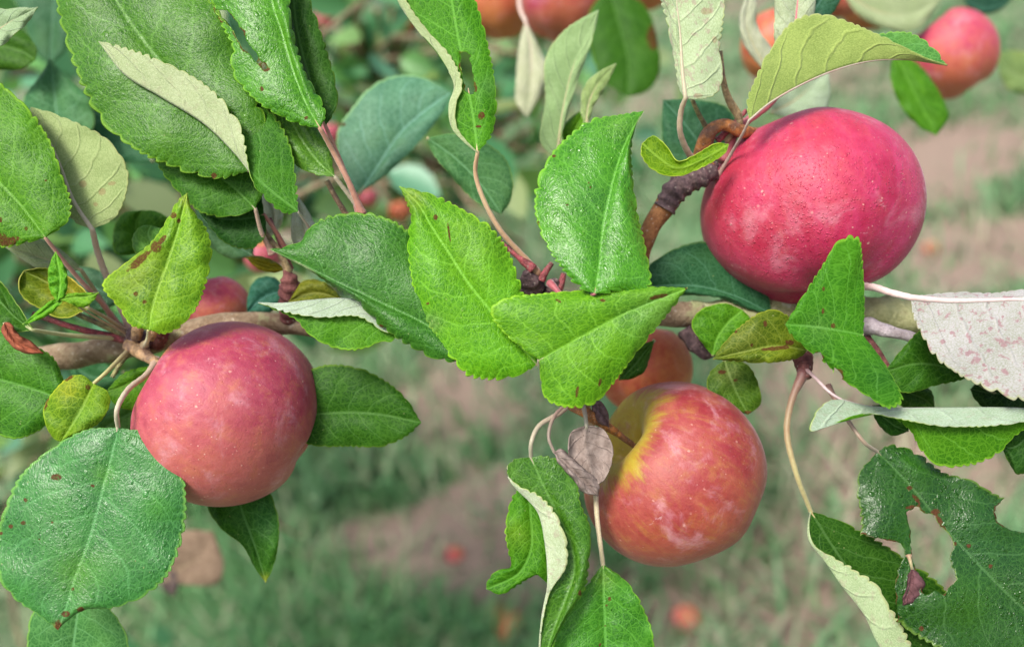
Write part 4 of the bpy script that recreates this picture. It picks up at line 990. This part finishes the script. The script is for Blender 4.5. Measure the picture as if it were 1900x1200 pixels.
# upper right
leaf('lime green leaf folded along its rib above the large crimson apple',
     M=[(1390, 223), (1430, 190), (1500, 151), (1560, 127), (1620, 113), (1685, 111), (1757, 121)], L=[(1386, 190, -6), (1400, 150, -12), (1432, 88, -14), (1472, 40, -16), (1520, 27, -16), (1572, 41, -16), (1622, 62, -16), (1682, 90, -14), (1722, 110, -8)],
     Rr=[(1420, 180, 10), (1500, 120, 25), (1580, 85, 32), (1640, 62, 34), (1690, 62, 30), (1728, 86, 16)], d=5, tint=(.075, .21, .05), utint=(.33, .40, .11), ref='L', under=True, bulge=4, wave=3, amp=3.2, pitch=20, pr=3, pet=[(1330, 330, 130), (1360, 280, 80), (1380, 245, 20)], petc=(.36, .30, .24))
leaf('small twisted yellow green leaf at the stalk of large crimson apple',
     M=[(1352, 268), (1300, 298), (1255, 312), (1222, 292), (1192, 266)], L=[(1330, 266), (1285, 290, 4), (1258, 300, -6), (1238, 274, -8), (1212, 252, -4)], Rr=[(1345, 284), (1300, 311), (1252, 327), (1208, 312), (1190, 285)], d=15, tint=(.10, .19, .015), utint=(.27, .35, .08), bulge=-4, amp=1.2, wave=2, pr=1.5)
leaf('hairy pale underside leaf with pink flecks hanging at the top edge',
     M=[(1272, 182), (1266, 130), (1262, 70), (1255, 0), (1250, -100)], L=[(1262, 165, 8), (1250, 100, 10), (1235, 30, 10), (1222, -40, 8)], Rr=[(1290, 184), (1326, 176), (1341, 142), (1334, 92), (1340, 50), (1344, 0), (1320, -70)], d=20, under=True, utint=(.45, .51, .34), bulge=6, amp=3, pink=.55, marks=[(1295, 178, 12, 5), (1325, 75, 6, 9), (1310, 22, 14, 9)], pet=[(1300, 310, 130), (1278, 285, 90), (1262, 245, 50), (1264, 205, 25)], petc=(.38, .34, .22), pr=5.5)
leaf('half eaten leaf with a tall hole and rolled left edge, top middle',
     M=[(886, 283), (880, 230), (868, 160), (850, 70), (838, 0), (825, -90)], L=[(866, 262, 0), (848, 235, -4), (846, 198, -9), (858, 158, -11), (838, 108, -10), (794, 58, -6), (754, 0, -3), (738, -60)], LC=[(862, 262), (841, 235), (836, 196), (844, 160), (820, 112), (781, 60), (746, 0), (734, -60)], Rr=[(912, 250), (921, 190), (913, 120), (897, 50), (882, 0), (860, -60)], d=35, tint=(.05, .185, .022), bulge=8, amp=2.5, ed=(4, 6), marks=[(893, 215, 8, 10), (882, 165, 4, 12), (888, 235, 7, 3)],
     cuts=[[(854, 118), (856, 97), (864, 93), (872, 104), (879, 150), (878, 176), (864, 170), (858, 150)]], tints=[(905, 160, 22, (.06, .17, .07), .6)], ribto=.33, pet=[(1000, 510, 100), (975, 480, 90), (930, 430, 70), (897, 370, 55), (882, 320, 40)], petc=(.46, .33, .18), pr=4.5)
leaf('teal rounded leaf behind the stalk of the half eaten leaf', M=[(792, 256), (840, 290), (890, 340), (930, 398)], L=[(840, 248), (895, 262), (938, 295), (952, 338), (946, 375)], Rr=[(800, 280), (835, 325), (880, 372)], d=260, tint=(.055, .175, .07), bulge=8, amp=1)
leaf('broad smooth teal leaf in the upper middle, slightly blurred', M=[(666, 360), (700, 310), (745, 245), (790, 205), (836, 172)], L=[(638, 330), (627, 290), (627, 240), (650, 205), (690, 160), (740, 140), (795, 148)], Rr=[(720, 322), (782, 260), (828, 198)], d=470, tilt=.4, wet=.3, tint=(.07, .22, .15), bulge=10, amp=1.2, wave=3, cuts=[[(610, 215), (640, 232), (625, 238), (610, 240)]])  # teal tint stands in for blue sky sheen on a green leaf
leaf('blurred pinkish pale leaf hanging below the coral red apple', M=[(975, 40), (985, 90), (985, 150), (978, 217)], L=[(965, 80), (958, 150), (958, 190)], Rr=[(1000, 90), (1016, 130), (1000, 180)], d=800, under=True, utint=(.52, .50, .38), amp=1, res=.6, pet=[(962, -20, 900), (966, 20, 850)], petc=(.5, .4, .32))
leaf('tall pale green underside leaf pointing up beside the wet upright leaf', M=[(1033, 296), (1044, 210), (1062, 130), (1085, 75), (1110, 20)], L=[(1003, 265), (1012, 190), (1012, 110), (1042, 62), (1082, 34)], Rr=[(1042, 250), (1062, 180), (1080, 125), (1098, 78)], d=300, under=True, utint=(.30, .41, .20), amp=1, bulge=4)
leaf('short pale green underside leaf pointing up, left of wet upright leaf', M=[(1088, 240), (1092, 195), (1110, 155), (1143, 119)], L=[(1078, 210), (1085, 160), (1112, 134)], Rr=[(1100, 200), (1125, 158)], d=260, under=True, utint=(.28, .36, .14), amp=1, bulge=4)
leaf('bright green leaf tip between the two pale upright leaves', M=[(1060, 275), (1065, 245), (1075, 225), (1085, 200)], L=[(1045, 265), (1048, 230)], Rr=[(1080, 265), (1092, 235)], d=330, tint=(.06, .21, .018), amp=1, res=.6)
leaf('blurred dark green leaf hanging right of the coral red apple', M=[(1130, -20), (1150, 50), (1165, 110), (1165, 180)], L=[(1095, 20), (1095, 90), (1120, 150)], Rr=[(1195, 10), (1222, 90), (1222, 140), (1200, 170)], d=1000, tint=(.025, .10, .015), amp=1, res=.6, marks=[(1212, 70, 16, 30)])
leaf('dark teal leaf behind the bent orange apple stem', M=[(1330, 320), (1300, 270), (1270, 230), (1230, 185)], L=[(1240, 300), (1228, 240)], Rr=[(1370, 250), (1350, 200), (1290, 185)], d=330, tint=(.025, .11, .05), amp=1)
leaf('blurred green leaf hanging in front of the upper right apple', M=[(1660, 95), (1685, 150), (1710, 200), (1738, 252)], L=[(1652, 140), (1670, 195), (1705, 235)], Rr=[(1705, 120), (1745, 175), (1760, 215)], d=750, tint=(.055, .18, .022), amp=1, res=.6)
leaf('blurred pale underside leaf right under the lime green leaf', M=[(1430, 210), (1470, 190), (1500, 165), (1535, 130)], L=[(1430, 180), (1470, 140)], Rr=[(1480, 220), (1530, 205), (1540, 170)], d=550, under=True, utint=(.40, .47, .36), amp=1, res=.6)
leaf('blurred broad pale leaf at the top edge above the corner apple', M=[(1560, -20), (1620, 20), (1680, 30), (1745, 0)], L=[(1610, -45), (1690, -50)], Rr=[(1590, 25), (1640, 52), (1700, 55)], d=1000, under=True, utint=(.36, .40, .24), amp=1, res=.6)
leaf('blurred dark blue green leaf at top edge right of corner apple', M=[(1785, -10), (1815, 10), (1840, 15), (1880, -5)], L=[(1820, -25), (1850, -25)], Rr=[(1800, 20), (1830, 27), (1862, 15)], d=1100, tint=(.015, .06, .05), amp=1, res=.6)
leaf('pale leaf with red midrib standing at the top edge', M=[(1475, 110), (1475, 60), (1480, 0), (1485, -70)], L=[(1442, 90), (1438, 20), (1445, -40)], Rr=[(1500, 70), (1512, 0), (1505, -50)], d=120, under=True, utint=(.44, .47, .34), amp=1.5, petc=(.40, .10, .12), pr=7, pet=[(1340, 300, 130), (1370, 240, 135), (1430, 190, 140), (1455, 150, 130)])
leaf('teal leaf stub at the top edge beside the red midrib leaf', M=[(1490, 50), (1510, 20), (1530, -10), (1550, -60)], L=[(1480, 0), (1500, -40)], Rr=[(1530, 38), (1555, 10), (1565, -30)], d=220, tint=(.02, .09, .06), amp=1)
leaf('pale curled leaf left of the red midrib leaf at the top', M=[(1428, 140), (1395, 80), (1382, 40), (1395, -30)], L=[(1400, 110), (1378, 75), (1374, 30)], Rr=[(1440, 110), (1405, 50), (1402, 0)], d=420, under=True, utint=(.46, .45, .36), amp=1, res=.7, bulge=8)
leaf('blurred light green leaf at the right edge beside corner apple', M=[(1960, 160), (1910, 150), (1870, 130), (1845, 100)], L=[(1940, 110), (1880, 95)], Rr=[(1920, 175), (1870, 165)], d=1500, tint=(.12, .21, .08), amp=1, res=.5)

# lower middle
leaf('twisted hanging leaf with white rolled edge in front of the streaked apple',
     M=[(985, 848), (1008, 900), (1035, 955), (1060, 1010), (1066, 1060), (1050, 1110), (1024, 1180), (1000, 1270)],
     L=[(955, 852), (941, 868), (946, 886), (966, 902, -12), (1002, 920, -22), (1036, 960, -26), (1053, 1020, -26), (1050, 1052, -24), (1022, 1096, -16), (1008, 1150, -6), (1002, 1200)], LC=[(968, 856), (955, 878), (962, 903), (1000, 952, -8), (1012, 1005, -10), (1017, 1060, -10), (1016, 1100, -8), (1008, 1150), (1003, 1200)],
     Rr=[(1008, 846), (1042, 858), (1070, 890), (1076, 930), (1095, 978), (1093, 1040), (1085, 1092), (1058, 1135), (1028, 1190)], d=-50, tint=(.036, .14, .022), utint=(.50, .54, .40), ref='R', bulge=8, wave=3, amp=3.2, pitch=20, wet=.6, pink=.4, marks=[(1076, 1100, 4, 7)],
     pet=[(1072, 735, 40), (1040, 765, 10), (1000, 790, -20), (986, 820, -40)], petc=(.32, .29, .2), pr=4.5)
leaf('ragged dark leaf with hooked end behind the twisted hanging leaf',
     M=[(978, 900), (985, 960), (985, 1020), (960, 1065), (902, 1092)], L=[(958, 912), (943, 945), (938, 990), (945, 1030), (949, 1048), (925, 1058), (906, 1074)], Rr=[(1020, 940), (1030, 1000), (1028, 1060), (1015, 1080), (1000, 1066), (962, 1084), (930, 1102)], d=-15, tint=(.042, .15, .014), utint=(.5, .55, .5), bulge=6, amp=2.5, pitch=18, wave=5, tints=[(955, 990, 30, (.08, .19, .015), .7)])
leaf('leaf hanging point up at the bottom edge on a straight pale stalk',
     M=[(1119, 1046), (1120, 1100), (1122, 1150), (1124, 1210), (1122, 1320)], L=[(1085, 1090), (1050, 1140), (1025, 1195), (1030, 1270)], Rr=[(1160, 1076), (1190, 1120), (1214, 1195), (1195, 1270)], d=-15, tint=(.045, .18, .030), bulge=8, amp=2.2, wet=.4, marks=[(1131, 1110, 4, 6), (1126, 1122, 3), (1124, 1160, 3), (1113, 1195, 4)], tints=[(1120, 1070, 25, (.09, .2, .04), .6)], pet=[(1082, 740, 40), (1100, 800, 60), (1104, 880, 20), (1108, 960, -5), (1114, 1010, -15)], petc=(.42, .36, .22), pr=5)
leaf('grey brown oval dried leaf beside the stem of streaked apple', M=[(1088, 790), (1085, 830), (1095, 870), (1104, 900)], L=[(1062, 800), (1055, 835), (1070, 880)], Rr=[(1118, 796), (1136, 828), (1134, 860), (1120, 890)], d=-32, tint=(.22, .175, .15), dry=True, amp=1, bulge=-10, wave=4, group='dried leaves', name='dried_leaf', pet=[(1078, 740, 40), (1085, 765, 0)], petc=(.3, .28, .2))
leaf('grey brown curled dried leaf below the oval dried leaf', M=[(1028, 838), (1060, 870), (1085, 895), (1110, 920)], L=[(1040, 832), (1080, 866), (1112, 896)], Rr=[(1036, 860), (1064, 890), (1080, 912)], d=-36, tint=(.20, .16, .14), dry=True, amp=1, bulge=14, wave=5, group='dried leaves', name='dried_leaf', pet=[(1072, 738, 40), (1030, 770, 0), (1018, 810, -25)], petc=(.2, .16, .12), pr=3.5)
leaf('thin shrivelled brown leaf behind the bright cluster, above streaked apple', M=[(1100, 745), (1112, 760), (1122, 775), (1130, 792)], L=[(1112, 742), (1128, 765)], Rr=[(1098, 760), (1112, 785)], d=20, tint=(.13, .08, .08), dry=True, amp=1, group='dried leaves', name='dried_leaf')

# behind, between the clusters
leaf('blurred rounded green leaf behind the rusty edged bright leaf', M=[(265, 470), (255, 440), (252, 415), (262, 390)], L=[(215, 470), (212, 420), (230, 395)], Rr=[(310, 460), (315, 410), (290, 392)], d=260, tint=(.04, .15, .022), amp=1, res=.6)
leaf('bright scalloped green leaf just left of the rusty edged leaf', M=[(300, 480), (285, 455), (275, 435), (280, 418)], L=[(252, 470), (246, 440), (262, 420)], Rr=[(320, 460), (310, 430)], d=130, tint=(.07, .21, .04), amp=1.5, res=.8)
leaf('pale blurred leaf right of the rusty edged leaf', M=[(470, 475), (430, 450), (390, 420), (360, 385)], L=[(430, 480), (390, 455)], Rr=[(470, 440), (420, 400)], d=260, tint=(.07, .2, .09), amp=1, res=.6)
leaf('blurred white petal like leaf underside by the red stalks', M=[(500, 440), (508, 410), (505, 385), (490, 360)], L=[(485, 420), (480, 385)], Rr=[(522, 415), (520, 380)], d=260, under=True, utint=(.6, .58, .5), amp=1, res=.6)
leaf('blurred whitish narrow leaf underside above the dark centre leaf', M=[(575, 470), (565, 430), (558, 400), (552, 365)], L=[(545, 450), (543, 400)], Rr=[(590, 440), (572, 395)], d=180, under=True, utint=(.55, .54, .45), amp=1, res=.6)
leaf('small teal leaf between purplish apple and centre cluster', M=[(530, 540), (505, 545), (485, 555), (458, 580)], L=[(510, 515), (475, 518), (460, 545)], Rr=[(522, 560), (500, 580)], d=270, tint=(.025, .12, .085), amp=1, res=.6)
leaf('small olive curled leaf near the maroon spur', M=[(530, 500), (505, 495), (480, 488), (456, 478)], L=[(505, 482), (475, 474)], Rr=[(510, 506), (480, 500)], d=160, tint=(.17, .17, .03), amp=1, res=.6)
leaf('olive shaded leaf beneath the dark centre leaf', M=[(640, 560), (600, 545), (570, 545), (535, 560)], L=[(605, 525), (565, 520)], Rr=[(600, 570), (560, 575)], d=140, tint=(.10, .13, .03), amp=1, res=.6)
leaf('blurred mid green leaf behind the left cluster stalks', M=[(230, 560), (190, 540), (150, 525), (100, 520)], L=[(190, 505), (140, 495)], Rr=[(180, 575), (130, 560)], d=320, tint=(.06, .15, .07), amp=1, res=.5)
leaf('blurred dark teal leaf behind the yellowing leaf stalk', M=[(230, 690), (200, 700), (160, 695), (120, 660)], L=[(190, 670), (150, 650)], Rr=[(210, 720), (150, 725)], d=380, tint=(.03, .12, .05), amp=1, res=.5)

# ------------------------------------------------------------------ other trees of the row, out of focus
def pix_dir(px, py):
    return RT @ np.array([(px-950)/FPX, -(py-600)/FPX, -1.0])

def build_tree(label, spots, base_px, base_d, sizes, seed, tints, trunk_r, apples=0, nsub=5):
    """crown spots = (px, py, distance m, spread m, leaves)"""
    r2 = np.random.default_rng(seed)
    V, F, T = [], [], []
    cen = []
    for (px, py, dist, spread, n) in spots:
        c = CL + pix_dir(px, py)*dist
        cen.append(c)
        for _ in range(n):
            p = c + r2.normal(0, spread, 3)*np.array([1, 1, .8])
            ax = r2.normal(0, 1, 3); ax[2] -= .2; ax /= np.linalg.norm(ax)
            nn = r2.normal(0, 1, 3) + np.array([-.1, -.5, .9]); sd_ = np.cross(ax, nn); sd_ /= np.linalg.norm(sd_)+1e-9
            up = np.cross(sd_, ax)
            ln = r2.uniform(*sizes); wd = ln*r2.uniform(.26, .34); cup = r2.uniform(-.12, .25)*ln
            b = len(V)*0 + sum(len(q) for q in V)
            ts = np.array([0, .2, .45, .7, .9, 1.0]); wf = np.array([.05, .75, 1.0, .8, .35, .02])
            bend = r2.uniform(-.25, .1)*ln
            rows = []
            for t_, w_ in zip(ts, wf):
                m_ = p + ax*ln*t_ + up*bend*t_*t_
                rows += [m_ - sd_*wd*w_ + up*cup*w_, m_, m_ + sd_*wd*w_ + up*cup*w_]
            V.append(np.array(rows))
            for i in range(5):
                for j in range(2):
                    a = b+i*3+j; F.append([a, a+1, a+4, a+3])
            col = np.array(tints[r2.integers(len(tints))])*r2.uniform(.6, 1.3)
            T.append(np.repeat(col[None], 18, 0))
    base = ground_at(*base_px) if base_d is None else CL + pix_dir(*base_px)*base_d
    root = empty('apple_tree', base, label, 'tree')
    t = bpy.data.materials.get('far_leaf')
    if t is None:
        q = NT('far_leaf'); col = q.attr('tint', 'Vector')
        q.set(Base_Color=col, Roughness=.42); translucent_mix(q, q.vmath('MULTIPLY', col, (1.4, 1.3, .6)), .3); t = q.m
    cr = meshobj('crown', np.vstack(V), F, t, root, attrs={'tint': np.vstack(T)})
    # trunk with limbs to each crown spot
    Vt, Ft = [], []
    off = 0
    def addt(path, r):
        nonlocal off
        v, f = tube_geo(path, r, 8, .05, seed)
        Vt.append(v); Ft.extend([[a+off for a in q] for q in f]); off += len(v)
    top = np.mean(cen, 0)
    fork = base + (top-base)*np.array([.25, .25, .45])
    addt(catmull(np.array([base-np.array([0, 0, .05]), base*.6+fork*.4+np.array([.04, 0, 0]), fork]), 14), np.linspace(trunk_r, trunk_r*.7, 14))
    for c in cen:
        mid = fork*.5+c*.5+r2.normal(0, .05, 3)
        addt(catmull(np.array([fork, mid, c]), 12), np.linspace(trunk_r*.55, .004, 12))
        for _ in range(nsub):
            e = c+r2.normal(0, .12, 3); addt(catmull(np.array([mid*.3+c*.7, c*.6+e*.4+r2.normal(0, .02, 3), e]), 8), np.linspace(.006, .002, 8))
    meshobj('trunk', np.vstack(Vt), Ft, BOUGH, root)
    k_ = 0
    for _ in range(apples):
        c = cen[r2.integers(len(cen))]+r2.normal(0, .10, 3)
        yield c

GREENS = [(.13, .32, .09), (.08, .25, .10), (.20, .36, .11), (.12, .31, .18), (.30, .38, .17), (.06, .18, .07)]
DGREENS = [(.05, .16, .06), (.03, .10, .035), (.10, .21, .06), (.05, .16, .11), (.16, .19, .08)]
spotsA = [(760, 230, 1.4, .14, 70), (660, 330, 1.1, .10, 40), (1000, 60, 1.5, .14, 60), (640, 60, .95, .10, 60), (720, 110, 1.25, .14, 80), (800, 60, 1.5, .16, 70), (610, 200, 1.1, .10, 40), (560, 330, .8, .06, 28), (960, 170, 1.3, .12, 45), (930, 250, .95, .06, 25), (700, 20, 1.0, .10, 50), (1060, 130, 1.6, .12, 40), (880, 330, 1.8, .15, 40)]
spotsB = [(-40, 20, 1.3, .10, 60), (180, 280, 1.1, .10, 60), (260, 350, .8, .07, 40), (30, 350, 1.0, .08, 60), (120, 480, .8, .08, 50), (30, 520, .9, .08, 45), (280, 520, .75, .06, 36), (440, 500, .75, .05, 30), (420, 430, .9, .08, 30), (260, 60, 1.6, .15, 60), (80, 900, 1.2, .10, 40), (20, 1010, 1.3, .1, 30), (60, 700, .95, .1, 50), (180, 640, .9, .08, 40)]
spotsC = [(-330, 30, 6.5, .6, 400), (480, -80, 7.5, .7, 500), (760, -60, 8.0, .8, 400), (250, -300, 6.0, .6, 300), (560, -160, 7.0, .8, 300)]
GB = 'small apples among the blurred branches'
for (lab, sp, bp, sz, sd_, tn, tr_, na) in [
    ('blurred apple tree limb with mixed green leaves behind the top middle', spotsA, (840, 420), (.045, .075), 31, GREENS, .035, 7),
    ('blurred dark apple tree behind the left side leaves', spotsB, (150, 700), (.045, .075), 32, GREENS, .035, 5),
    ('far apple tree of the next row along the top', spotsC, (300, 120), (.07, .12), 33, GREENS, .07, 0)]:
    for c in build_tree(lab, sp, bp, None, sz, sd_, tn, tr_, 0):
        apple('small blurred red or orange apple deep among the leaves', (0, 0, 0), 1, (random.uniform(-.4, .4), random.uniform(-.4, .4), .8), random.choice([PINK, ORANGE]), .95, world=(c, random.uniform(.022, .032)), res=24, group=GB, warmdir=(0, 0, -1), seed=random.randint(20, 90))
for (px, py, dd_, rr, lab, m) in [(598, 42, 1.0, .016, 'blurred small red apple right of the narrow dark leaf at top', PINK), (612, 250, .7, .011, 'blurred red apple left of the broad smooth teal leaf', ROSE), (488, 478, .5, .011, 'blurred red fruit sliver by the small olive curled leaf', ROSE),
                                (682, 368, .8, .011, 'blurred red apple under the base of the broad teal leaf', ROSE), (742, 392, .9, .013, 'blurred orange apple above the dark centre leaf', ORANGE), (760, 40, 1.2, .028, 'blurred dull orange apple in the top middle gap', ORANGE)]:
    c = CL + pix_dir(px, py)*dd_
    apple(lab, (0, 0, 0), 1, (.1, .1, .9), m, .95, world=(c, rr), res=32, group=GB, seed=random.randint(20, 90), warmdir=(0, 0, -1))
